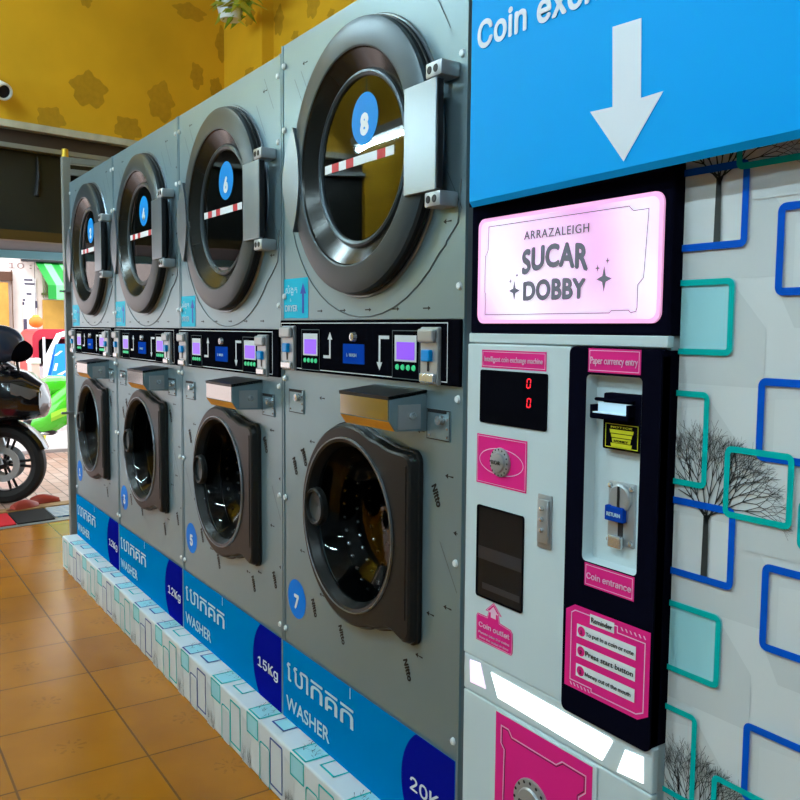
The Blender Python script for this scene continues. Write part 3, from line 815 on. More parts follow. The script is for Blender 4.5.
b = B(); b.shape(rrect(x0, x1, z0, z1, .018), [], -.004, .0, 1); b.shape(rrect(x0+.008, x1-.008, z0+.007, z1-.007, .014), [], -.0045, None, 0)
pw, ph = x1-x0, z1-z0
tk = [(x0+pw*.055, z0+ph*.08), (x0+pw*.77, z0+ph*.08), (x0+pw*.78, z0+ph*.10), (x0+pw*.86, z0+ph*.10), (x0+pw*.87, z0+ph*.08), (x0+pw*.895, z0+ph*.09), (x0+pw*.90, z0+ph*.12), (x0+pw*.90, z0+ph*.30), (x0+pw*.925, z0+ph*.35), (x0+pw*.94, z0+ph*.88), (x0+pw*.87, z0+ph*.88), (x0+pw*.85, z0+ph*.92), (x0+pw*.07, z0+ph*.92), (x0+pw*.07, z0+ph*.70), (x0+pw*.05, z0+ph*.64), (x0+pw*.05, z0+ph*.3), (x0+pw*.056, z0+ph*.28)]
b.frame(tk, .0013, -.0049, None, 2)
b.text(text('ARRAZALEIGH', ph*.105, .012, 1.15, 'CENTER', pw*.36), put(x0+pw*.48, z0+ph*.755, -.0051), 2)
tv, tf = text('SUCAR', ph*.265, .045, 1.05, 'CENTER', pw*.37)
b.text((tv, tf), lambda u, v: (x0+pw*.475+u, -.0051, z0+ph*.43+v*(1+.10*(abs(u)/(pw*.19)))+.014*math.cos(u/(pw*.185)*1.35)), 2)
tv2, tf2 = text('DOBBY', ph*.215, .045, 1.05, 'CENTER', pw*.35)
b.text((tv2, tf2), lambda u, v: (x0+pw*.475+u, -.0051, z0+ph*.215+v*(1+.12*(1-(u/(pw*.19))**2))), 2)
def spark(cx, cz, r):
    pts = []
    for k in range(8):
        a = PI*k/4; q = r if k % 2 == 0 else r*.32
        pts.append((cx+q*.8*math.cos(a), cz+q*math.sin(a)))
    b.shape(pts, [], -.0051, None, 2)
for u, v, r in ((.21, .30, .020), (.705, .36, .022), (.185, .39, .006), (.225, .44, .006), (.672, .45, .007), (.72, .505, .006)): spark(x0+pw*(u+.035), z0+ph*v, r)
b.build('lightbox', [LBOX, LBOXP, GREYP], hd)

# left door
b = B(); b.box(xl, xm-.001, -.006, .012, zdoor, zs0-.002, 0, bev=.003); ld = b.build('door', [CWHITE], cm, 'pale grey left door')
def label(parent, name, c, lines, size, wf=.9, border=True, mb=PINK, yy=-.0068, bold=.01, k=(.5,)):
    a, bb, c_, d = KR(*c)
    q = B(); q.shape([(a, c_), (bb, c_), (bb, d), (a, d)], [], yy, None, 0)
    if border: q.frame([(a+.003, c_+.003), (bb-.003, c_+.003), (bb-.003, d-.003), (a+.003, d-.003)], .0011, yy-.0005, None, 1)
    for t, f in zip(lines, k):
        hh = (d-c_)*size
        q.text(text(t, hh, bold, 1.0, 'CENTER', (bb-a)*wf), put((a+bb)/2, c_+(d-c_)*f-hh*.33, yy-.0006), 2)
    return q.build(name, [mb, PINKL, PINKL], parent)
label(ld, 'machine_name_label', ((481.5, 348), (546, 353.8), (546, 373), (481.5, 366)), ('Intelligent coin exchange machine',), .42)
x0, x1, z0, z1 = KR((480.7, 368.5), (547.7, 375), (546, 432), (479.5, 421.5))
b = B(); b.shape(rrect(x0, x1, z0, z1, .005), [], -.0085, -.006, 0)
def seg7(cx, cz, hgt, wd):
    t = hgt*.11
    for sx in (-1, 1):
        for sz in (-1, 1):
            xx = cx+sx*wd/2+sz*hgt*.03; zz = cz+sz*hgt*.25
            b.add([(xx-t/2, -.009, zz-hgt*.2), (xx+t/2, -.009, zz-hgt*.2), (xx+t/2+hgt*.03, -.009, zz+hgt*.2), (xx-t/2+hgt*.03, -.009, zz+hgt*.2)], [(0, 1, 2, 3)], 1)
    for sz in (-1, 1):
        zz = cz+sz*hgt*.47; xx = cx+sz*hgt*.06
        b.add([(xx-wd*.36, -.009, zz-t/2), (xx+wd*.36, -.009, zz-t/2), (xx+wd*.36, -.009, zz+t/2), (xx-wd*.36, -.009, zz+t/2)], [(0, 1, 2, 3)], 1)
for py in (383.5, 403): xx, zz = K(529, py); seg7(xx, zz, .0175, .0095)
b.build('counter_display', [BLACK, DIGIT], ld)
x0, x1, z0, z1 = KR((476.7, 433), (526.7, 441.5), (526, 494), (476, 481.5))
b = B(); b.shape([(x0, z0), (x1, z0), (x1, z1), (x0, z1)], [], -.0068, None, 0)
b.frame([(x0+.003, z0+.003), (x1-.003, z0+.003), (x1-.003, z1-.003), (x0+.003, z1-.003)], .0011, -.0073, None, 1)
cx_, cz_ = (x0+x1)/2, (z0+z1)/2
wq, hq = x1-x0, z1-z0
e1 = [(cx_+wq*.44*math.cos(t*PI/24), cz_+hq*.27*math.sin(t*PI/24)) for t in range(48)]
b.frame(e1, .0016, -.0073, None, 1); e2 = [(cx_+wq*.40*math.cos(t*PI/24), cz_+hq*.23*math.sin(t*PI/24)) for t in range(48)]
lg = b.build('logo_sticker', [PINK, PINKL], ld)
def start_knob(parent, cx, cz, r, y):
    q = B(); q.lathe([(.0, -.010), (r*.62, -.010), (r*.66, -.008), (r*.68, -.006), (r*.80, -.006), (r*.98, -.004), (r, 0)], (cx, y, cz), seg=40, mi=0)
    for k in range(16):
        a = 2*PI*k/16; q.add([(cx+r*.88*math.cos(a)+r*.07*math.cos(t*PI/3), y-.0062, cz+r*.88*math.sin(a)+r*.07*math.sin(t*PI/3)) for t in range(6)], [tuple(range(6))], 1)
    q.lathe([(r*.60, -.0105), (.0, -.0125)], (cx, y, cz), seg=32, mi=2)
    q.text(text('SUCAR', r*.36, .03, 1, 'CENTER', r*.95), put(cx, cz-r*.1, y-.0135), 3)
    return q.build('push_button', [CHROMED, BLACKM, CHROMED, PRINT], parent)
start_knob(lg, cx_, cz_, hq*.29, -.0072)
x0, x1, z0, z1 = KR((538, 493), (552.6, 496.4), (551, 550), (537.6, 547))
b = B(); b.box(x0, x1, -.010, -.006, z0, z1, 0, bev=.002); b.box(x0+.004, x1-.003, -.015, -.010, z0+.01, z1-.008, 0, bev=.003)
for f in (.35, .55, .75): b.lathe([(.0, -.006), (.004, -.005), (.005, 0)], ((x0+x1)/2, -.0145, z0+(z1-z0)*f), seg=12, mi=1)
b.build('door_lock', [CHROMED, CHROME], ld)
x0, x1, z0, z1 = KR((476.7, 503.5), (523.8, 517), (522, 616), (476, 593))
zd_ = z0; b = B()
b.frame(rrect(x0, x1, z0, z1, .006), .003, -.0085, -.006, 0)
b.shape(rrect(x0+.001, x1-.001, z0+.001, z1-.001, .006), [], -.0064, None, 1)
b.box(x0+.006, x1-.005, -.0078, -.0064, z0+(z1-z0)*.42, z0+(z1-z0)*.56, 2)
b.box(x0+.02, x1-.008, -.0078, -.0064, z0+(z1-z0)*.10, z0+(z1-z0)*.17, 2)
out_ = b.build('coin_outlet', [BLACK, mat('smoked outlet flap', (.012, .012, .013), .07, spec=.12), mat('dark tray', (.03, .03, .035), .2)], ld)
# coin outlet speech label
q4 = [K(*p) for p in ((476, 615), (512.5, 625), (513, 655), (476, 641))]
x0, x1 = q4[0][0], q4[1][0]; z1 = (q4[0][1]+q4[1][1])/2; z0 = (q4[2][1]+q4[3][1])/2
xc = x0+(x1-x0)*.48; wq, hq = x1-x0, z1-z0
b = B()
po = [(x0, z0), (x1-.004, z0), (x1, z0+.006), (x1, z1-.012), (x1-.006, z1-.006), (xc+.02, z1-.002), (xc+.016, z1+.012), (xc+.026, z1+.012), (xc, z1+.034), (xc-.026, z1+.012), (xc-.016, z1+.012), (xc-.02, z1), (x0+.004, z1), (x0, z1-.006)]
b.shape(po, [], -.0068, None, 0); b.frame(inset(po, .0018), .001, -.0072, None, 1)
ti = [(xc-.008, z1+.002), (xc+.008, z1+.002), (xc+.008, z1+.012), (xc+.015, z1+.012), (xc, z1+.026), (xc-.015, z1+.012), (xc-.008, z1+.012)]
b.shape(ti, [], -.0074, None, 1)
b.text(text('Coin outlet', hq*.34, .012, 1, 'CENTER', wq*.84), put((x0+x1)/2, z0+hq*.54, -.0074), 1)
b.text(text('Please take the coins', hq*.15, .004, 1, 'CENTER', wq*.84), put((x0+x1)/2, z0+hq*.30, -.0074), 1)
b.text(text('from the outlet in time', hq*.15, .004, 1, 'CENTER', wq*.80), put((x0+x1)/2, z0+hq*.12, -.0074), 1)
b.build('coin_outlet_label', [PINK, PINKL], ld)

# right black door with the pay recess
xrr = xr-.004
rx0, rx1, rz0, rz1 = KR((587, 374.6), (643.5, 377.5), (637, 577), (583.6, 559))
b = B(); b.shape(rrect(xm+.001, xrr, zdoor-.008, zs0-.002, .012), [rrect(rx0, rx1, rz0, rz1, .008)], -.010, .011, 0)
b.box(xr-.0062, xrr, -.006, .05, zdoor, zs0-.004, 0)
bd = b.build('door', [CBLACK], cm, 'glossy black right door with the pay recess')
b = B(); RD = .028
ro = rrect(rx0, rx1, rz0, rz1, .008); ri = rrect(rx0+.006, rx1-.006, rz0+.006, rz1-.006, .008)
b.loft([[(p[0], -.0102, p[1]) for p in ro], [(p[0], RD, p[1]) for p in ri]], 0, True, caps=False)
b.shape(ri, [], RD, None, 0)
b.build('pay_recess', [CWHITE], bd)
label(bd, 'paper_currency_label', ((590, 348), (642.5, 350), (642, 375), (589, 372)), ('Paper currency entry',), .42, yy=-.0108)
# bill acceptor
def K2(px, py): return K(px, py, YC+RD-.03)
x0, x1, z0, z1 = KR((604, 392), (643, 396), (640, 455), (603, 447), Y=YC-.002)
b = B(); b.box(x0, x1, -.004, RD, z0, z1, 0, bev=.003)
ba = b.build('bill_acceptor', [CBLACK], bd)
a, c_, d, e = KR((595, 402), (634, 405), (633, 419), (595, 416))
b = B(); b.box(a, c_, -.022, -.003, d-.004, d+.006, 0, bev=.003); b.box(a, a+.005, -.020, -.003, d, e-.004, 0); b.box(c_-.005, c_, -.020, -.003, d, e, 0); b.box(a, c_, -.012, -.003, e+.002, e+.008, 0, bev=.003)
b.box(a+.006, c_-.006, -.020, -.004, d+.006, d+.008, 1); b.box(a+.006, c_-.006, -.007, -.0045, d+.008, e, 1)
b.build('bill_mouth', [CBLACK, mat('lit bill slot', (.35, .5, .6), .3, emit=.5, ecol=(.5, .75, .9))], ba)
a, c_, d, e = KR((604, 422), (638, 425), (638, 453), (603, 447))
b = B(); b.shape([(a, d), (c_, d), (c_, e), (a, e)], [], -.0052, None, 0)
b.frame([(a+.002, d+.002), (c_-.002, d+.002), (c_-.002, e-.002), (a+.002, e-.002)], .0012, -.0057, None, 1)
w_, h_ = c_-a, e-d
for f0, f1, ww in ((.60, .74, .66), (.44, .57, .58), (.24, .41, .52), (.08, .22, .58)): b.shape([(a+w_*(.5-ww/2), d+h_*f0), (a+w_*(.5+ww/2), d+h_*f0), (a+w_*(.52+ww/2), d+h_*f1), (a+w_*(.48-ww/2), d+h_*f1)], [], -.0057, None, 1)
b.text(text('NOTICE', h_*.13, .02, 1, 'CENTER', w_*.62), put(a+w_*.5, d+h_*.80, -.0058), 1)
b.text(text('MONEY', h_*.15, .02, 1, 'CENTER', w_*.42), put(a+w_*.5, d+h_*.27, -.0062), 0)
b.build('bill_notice_sticker', [BLACK, YELS], ba)
# coin selector
x0, x1, z0, z1 = KR((608, 479.5), (635, 485.5), (634, 551), (607, 541), Y=YC+RD-.02)
b = B(); b.box(x0, x1, RD-.02, RD, z0, z1, 0, bev=.003)
for q in ((x0+.006, z1-.008), (x1-.006, z1-.008), (x0+.006, z0+.008), (x1-.006, z0+.008)): b.lathe([(0, -.005), (.004, -.004), (.005, 0)], (q[0], RD-.02, q[1]), seg=10, mi=1)
cs = b.build('coin_selector', [CHROMED, CHROME], bd)
xc = (x0+x1)/2; zz = z1-(z1-z0)*.24; yk = RD-.02
b = B(); b.lathe([(.0, -.007), (.020, -.007), (.023, -.005), (.024, 0)], (xc, yk, zz), seg=32); b.box(xc-.002, xc+.002, yk-.0085, yk-.006, zz-.018, zz+.02, 1); b.build('coin_dial', [CHROMED, BLACKM], cs)
zz = z1-(z1-z0)*.50
b = B(); b.box(x0+.002, x0+(x1-x0)*.72, yk-.010, yk, zz-.013, zz+.013, 0, bev=.002)
b.text(text('RETURN', .009, .03, 1, 'CENTER', (x1-x0)*.5), put(x0+(x1-x0)*.38, zz-.004, yk-.0106), 1); b.build('blue_coin_label', [BLUEL, PALEB], cs)
zz = z1-(z1-z0)*.78
b = B(); b.box(xc-.004, xc+.006, yk-.002, yk, zz-.01, zz+.035, 1); b.box(xc-.02, xc+.012, yk-.012, yk-.001, zz-.028, zz-.006, 0, bev=.004); b.build('return_lever', [CHROME, BLACKM], cs)
label(bd, 'coin_entrance_label', ((585.6, 561), (635.4, 577.6), (635, 602), (585.6, 584)), ('Coin entrance',), .5, yy=-.0108)
# reminder sticker
x0 = K(566.5, 640)[0]; x1 = K(650.5, 680)[0]; z1 = (K(574, 603.5)[1]+K(651, 632)[1])/2; z0 = (K(566, 684)[1]+K(643, 721)[1])/2
wq, hq = x1-x0, z1-z0; c = .022
po = [(x0, z0), (x1-c, z0), (x1, z0+c*.6), (x1, z1), (x0+c, z1), (x0, z1-c*.6)]
b = B(); b.shape(po, [], -.0108, None, 0)
po2 = [(x0+wq*.07, z0+hq*.09), (x0+wq*.34, z0+hq*.09), (x0+wq*.34, z0+hq*.05), (x1-wq*.13, z0+hq*.05), (x1-wq*.05, z0+hq*.1), (x1-wq*.05, z1-hq*.13), (x0+wq*.64, z1-hq*.13), (x0+wq*.64, z1-hq*.06), (x0+wq*.12, z1-hq*.06), (x0+wq*.07, z1-hq*.1)]
b.frame(po2, .0018, -.0113, None, 1)
for k in range(6):
    for u, v in ((.67+k*.05, .905), (.07+k*.045, .035)):
        b.add([(x0+wq*u, -.0113, z0+hq*(v+.035)), (x0+wq*(u+.02), -.0113, z0+hq*v), (x0+wq*(u+.035), -.0113, z0+hq*v), (x0+wq*(u+.015), -.0113, z0+hq*(v+.035))], [(0, 1, 2, 3)], 1)
b.shape([(x0+wq*.31, z1-hq*.16), (x0+wq*.60, z1-hq*.16), (x0+wq*.60, z1-hq*.04), (x0+wq*.31, z1-hq*.04)], [], -.0118, None, 2)
b.text(text('Reminder', hq*.085, .008, 1, 'CENTER', wq*.25), put(x0+wq*.455, z1-hq*.13, -.0124), 3)
for k, (t, wv) in enumerate((('To put in a coin or note', .56), ('Press start button', .56), ('Money out of the mouth', .54))):
    za = z1-hq*(.21+.235*k); zb_ = za-hq*.15
    b.shape([(x0+wq*.15, zb_), (x0+wq*.85, zb_), (x0+wq*.85, za), (x0+wq*.15, za)], [], -.0118, None, 2)
    b.shape(circ(x0+wq*.21, (za+zb_)/2, hq*.058, 24), [], -.0122, None, 0); b.text(text(str(k+1), hq*.08, .02, 1, 'CENTER'), put(x0+wq*.21, (za+zb_)/2-hq*.028, -.0126), 3)
    b.text(text(t, hq*.085, .008, 1, 'LEFT', wq*wv), put(x0+wq*.27, (za+zb_)/2-hq*.028, -.0126), 3)
b.build('reminder_sticker', [PINK, PINKL, WHITE, PRINT], bd)
# lamp band and lower cabinet
b = B(); b.box(xl, xr, -.004, .012, zlow+.001, zdoor-.001, 0, bev=.003); lb = b.build('lamp_band', [CWHITE], cm)
def lampshape(name, pts, m):
    q = [K(*p) for p in pts]; q = q[::-1]
    bb = B(); bb.shape(q, [], -.006, -.004, 0); bb.build(name, m, lb)
lampshape('status_lamp', ((469, 660), (479, 663.5), (484.5, 689), (469.5, 682)), LAMPP)
lampshape('strip_lamp', ((490, 672.5), (609, 739), (611.5, 742), (601, 761), (497, 698)), LAMP)
lampshape('status_lamp', ((624, 750.5), (642, 758), (642, 784), (616, 772)), LAMP)
b = B(); b.box(xl, xr, -.004, .012, .02, zlow-.001, 0, bev=.003); lc = b.build('lower_cabinet', [CWHITE], cm)
x0 = K(495.6, 740)[0]; x1 = K(592, 790)[0]; z1 = (K(495.6, 709)[1]+K(592.5, 769)[1])/2; z0 = z1-.46
b = B(); b.box(x0-.003, x1+.010, -.0075, -.004, z0-.004, z1+.003, 3, bev=.001); b.shape([(x0, z0), (x1, z0), (x1, z1), (x0, z1)], [], -.008, None, 0)
wq = x1-x0
po = [(x0+.02, z0+.02), (x1-.02, z0+.02), (x1-.02, z1-.10), (x1-.03, z1-.09), (x1-.03, z1-.07), (x1-.014, z1-.055), (x1-.014, z1-.022), (x1-.075, z1-.022), (x1-.09, z1-.034), (x0+.05, z1-.034), (x0+.04, z1-.022), (x0+.016, z1-.022), (x0+.016, z1-.06), (x0+.026, z1-.07)]
b.frame(po, .0022, -.0085, None, 1); b.frame(inset(po, .004), .0014, -.0085, None, 2)
lp = b.build('lower_sticker', [PINK, PINKL, PRINT, CWHITE], lc)
xx, zz = K(532, 800); start_knob(lp, xx, zz-.01, .050, -.008)

# ------------------------------------------------------------------ banner over the coin machine
YS = 1.045
x0 = at(470.5, 120, YS)[0]; x1 = 1.6
zl_ = at(470.5, 207, YS)[1]; zr_ = at(800, 137, YS)[1]; xr2 = at(800, 137, YS)[0]
zb_ = lambda x: zl_+(zr_-zl_)*(x-x0)/(xr2-x0)
zbb = min(zl_, zr_)
zavg = (zl_+zr_)/2
sg_root = empty('overhead_banner', (x0, YS, zavg), 'bright blue banner with white down arrow and lettering above the coin machine', 'sign')
b = B(); ZT = 2.9
n = 24
prof = [(.020, .004), (.008, -.0), (.0, .010), (.0, .03), (.0, .055), (.0, .08), (.0, ZT-zavg), (.020, ZT-zavg)]
rings = []
for i in range(n+1):
    x = x0+(x1-x0)*i/n
    rings.append([(x-x0, y, z+((zb_(x)-zavg) if z < .1 else 0)) for y, z in prof])
b.loft(rings, 0, True, caps=True)
b.build('banner_sheet', [SIGNB], sg_root)
for xx in (.15, x1-x0-.15):
    b = B(); b.tube([(xx, .01, ZT-zavg-.02), (xx, .01, 4.2-zavg)], .004, 6); b.build('hanging_cord', BLACKM, sg_root)
b = B()
def S(px, py): x, z = at(px, py, YS); return x-x0, z-zavg
ar = [S(*p) for p in ((613, 27), (642, 18), (641.5, 98), (664, 91), (624, 161.5), (590.5, 112), (613, 107))]
b.shape(ar[::-1], [], -.0012, None, 0); b.build('down_arrow', [SIGNW], sg_root)
ax, az = S(478, 53); bx, bz = S(560, 14)
ang = math.atan2(S(553, 19)[1]-az, S(553, 19)[0]-ax)
b = B(); sz = .094
w1, w2 = text('Coin', sz, .022, 1.02), text('exchange', sz, .022, 1.02)
b.text(w1, put(ax, az+.006, -.0012)); b.build('lettering', [SIGNW], sg_root)
b = B(); b.text(w2, put(ax+max(v[0] for v in w1[0])+sz*.28, az+.006, -.0012)); b.build('lettering', [SIGNW], sg_root)

# ------------------------------------------------------------------ door leaf standing open beside the row
XLf = -5.16
y0, zt1 = onx(61, 157, XLf)
y1b = y0+.05
leaf = empty('glass_door_leaf', (XLf, y0, 0), 'folded aluminium framed dark glass door leaf beside the farthest machine', 'door')
zt1 = 2.30 if zt1 > 3 else zt1
def lf(name, yA, yB, zA, zB, m, t=.045):
    bb = B(); bb.box(-t/2, t/2, yA, yB, zA, zB, 0, bev=.003 if t > .02 else 0); return bb.build(name, m, leaf)
lf('frame_post', 0, .045, 0, zt1, ALU); lf('frame_post', .85, .90, 0, zt1, ALU)
lf('frame_rail', .045, .85, zt1-.035, zt1, ALU); lf('frame_rail', .045, .85, zt1-.10, zt1-.065, ALU); lf('frame_rail', .045, .85, 0.002, .09, ALU)
lf('glass_panel', .045, .85, .09, zt1-.10, mat('dark leaf panel', (.008, .008, .008), .3), .012)
b = B(); b.lathe([(0, .05), (.018, .045), (.02, 0)], (0, .022, zt1), axis='z', seg=12); b.build('pivot_cap', mat('brass pivot', (.5, .33, .04), .3, .8), leaf)
for px, py in ((69, 291.5), (71, 413)):
    yy, zz = onx(px, py, XLf+.04); b = B(); b.box(.02, .04, yy-y0-.05, yy-y0+.03, zz-.006, zz+.006, 0); b.build('tie_bracket', ALU, leaf)

# ------------------------------------------------------------------ security camera
yc, zc = onew(8, 101)
cc = empty('security_camera', (EW(yc), yc, zc), 'white bullet security camera on the ochre wall, top left', 'camera')
b = B(); b.lathe([(0, 0), (.055, 0), (.055, .025), (.045, .035), (0, .035)], (0, -.14, .09), axis='x', seg=24); b.tube([(.03, -.14, .09), (.09, -.12, .06), (.12, -.09, .04)], .017); b.build('mount', CAP, cc)
d = Vector((.72, .30, -.35)).normalized()
q = d.to_track_quat('Z', 'X').to_matrix().to_4x4()
xf = Matrix.Translation((.11, -.09, .05)) @ q
def latx(prof, name, m, seg=28):
    bb = B(); bb.lathe(prof, (0, 0, 0), axis='z', seg=seg); bb.v = [tuple(xf @ Vector(v)) for v in bb.v]; return bb.build(name, m, cc)
latx([(0, -.12), (.04, -.12), (.052, -.10), (.055, .10), (.052, .115), (.044, .115), (.042, .10), (0, .10)], 'housing', mat('white camera shell', (.75, .78, .74), .35))
latx([(0, .104), (.034, .104), (.040, .101)], 'lens_glass', mat('camera lens', (.01, .012, .02), .08))

# ------------------------------------------------------------------ hanging leafy plant at the top edge
zx = 3.05
hx, hz = at(243, 1, 2.35)
pl_ = empty('hanging_plant', (hx, 2.35, hz), 'pale green leafy plant in a white pot hung high by the corner', 'plant')
b = B(); b.lathe([(0, -.06), (.07, -.06), (.10, .06), (.09, .06), (.065, -.04), (0, -.04)], (-.22, 0, .0), axis='z', seg=24); b.build('pot', CAP, pl_)
b = B(); b.tube([(-.22, 0, .06), (-.22, .0, 4.2-hz)], .004, 6); b.build('cord', BLACKM, pl_)
b = B()
for k in range(70):
    a = random.random()*2*PI; L_ = random.uniform(.10, .2); c0 = Vector((-.2+random.uniform(-.03, .36), random.uniform(-.1, .1), .03+random.uniform(-.08, .08)))
    dr = Vector((math.cos(a), math.sin(a)*.8, random.uniform(-.5, .5))); sd = dr.cross(Vector((0, 0, 1))).normalized()*L_*.2
    p = [c0, c0+dr*L_*.4+sd, c0+dr*L_, c0+dr*L_*.4-sd]
    p[2].z -= .03
    b.add(p, [(0, 1, 2), (0, 2, 3)], k % 2)
b.build('leaves', [mat('pale leaf', (.42, .48, .06), .5), mat('green leaf', (.20, .33, .03), .5)], pl_)

# ------------------------------------------------------------------ street
b = B(); b.shape([(-20, -9), (EW(-9)-.005, -9), (EW(9)-.005, 9), (-20, 9)], [], -.004, -.1, 0, fn=lambda u, v, w: (u, v, w))
struct(b.build('ground_street', paver_mat()))
XF = -14.0
def F_(px, py, X=XF): return onx(px, py, X)
b = B(); b.box(-12.2, -9.7, -9, 9, -.004, .03, 0); struct(b.build('trim_5', mat('pale concrete', (.55, .5, .5), .6, var=.1)))
b = B(); yA, yB = EW(0)-.45, 0
b.shape([(EW(-1.3)-.48, -1.3), (EW(-1.3)-.60, -1.3), (EW(2.3)-.60, 2.3), (EW(2.3)-.48, 2.3)], [], .016, -.004, 0, fn=lambda u, v, w: (u, v, w))
struct(b.build('threshold_board', WOOD))
def mat_(name, ya, yb, xa, xb, m, label):
    b = B(); yc = (ya+yb)/2
    xs = lambda y, o: EW(y)-o
    b.shape([(xs(ya, xa), ya), (xs(ya, xb), ya), (xs(yb, xb), yb), (xs(yb, xa), yb)], [], .012, -.0035, 0, fn=lambda u, v, w: (u, v, w))
    tag(b.build(name, m), label, 'mat')
def stripes():
    m = bpy.data.materials.new('striped mat'); m.use_nodes = True; nt = m.node_tree
    tc = nt.nodes.new('ShaderNodeTexCoord'); w = nt.nodes.new('ShaderNodeTexWave'); w.inputs['Scale'].default_value = 7; w.inputs['Distortion'].default_value = 3
    r = nt.nodes.new('ShaderNodeValToRGB'); r.color_ramp.interpolation = 'CONSTANT'
    r.color_ramp.elements[0].color = (.02, .10, .30, 1); r.color_ramp.elements[1].color = (.6, .6, .5, 1); r.color_ramp.elements[1].position = .7
    e = r.color_ramp.elements.new(.4); e.color = (.25, .45, .6, 1)
    nt.links.new(tc.outputs['Object'], w.inputs[0]); nt.links.new(w.outputs['Fac'], r.inputs[0]); nt.links.new(r.outputs[0], nt.nodes['Principled BSDF'].inputs['Base Color'])
    return m
mat_('doormat', .55, .97, .06, .46, mat('red mat', (.6, .01, .02), .7), 'red mat at the shop threshold, below the motorcycle')
mat_('doormat', .98, 1.23, .06, .46, mat('black mat', (.01, .01, .01), .8), 'black mat on the threshold between red and striped mats')
mat_('doormat', 1.24, 1.75, .10, .46, stripes(), 'blue and white striped mat by the door leaf')
def slipper(loc, rz, label):
    r = empty('slipper', loc, label, 'shoe', None, rz)
    def sole(x):  # half width along the foot
        return .036+.012*math.sin(PI*min(1, max(0, x/.26))*1.0)+(.010 if x > .15 else 0)
    rings = []
    for k in range(11):
        x = -.13+.26*k/10; w = .046*math.sqrt(max(.05, 1-((x)/.135)**2))*(1.1 if x > 0 else .92)
        rings.append([(x, -w, 0), (x, w, 0), (x, w, .022), (x, -w, .022)])
    b = B(); b.loft(rings); b.build('sole', mat('slipper sole', (.20, .035, .02), .6), r)
    rings = []
    for k in range(13):
        t = k/12; x = -.085+.208*t; w = .047*math.sqrt(max(.03, 1-(x/.132)**2)); hh = .018+.052*math.sin(PI*(.12+.80*t))**1.0*(1-.35*t)
        rings.append([(x, w*math.cos(PI*q/10), .018+hh*math.sin(PI*q/10)) for q in range(11)])
    b = B(); b.loft(rings); b.build('upper', mat('slipper upper', (.33, .045, .03), .35), r)
def gp(px, py, z=0.):
    d = ray(px, py); k = (z-CZ)/d.z; return d.x*k, d.y*k
gx, gy = gp(23, 510); slipper((gx, gy, -.003), 2.0, 'red brown slipper in front of the motorcycle wheel, left of the pair')
gx, gy = gp(37, 507.5); slipper((gx-.12, gy+.06, -.003), 1.5, 'red brown slipper right of its mate, toe toward the door leaf')

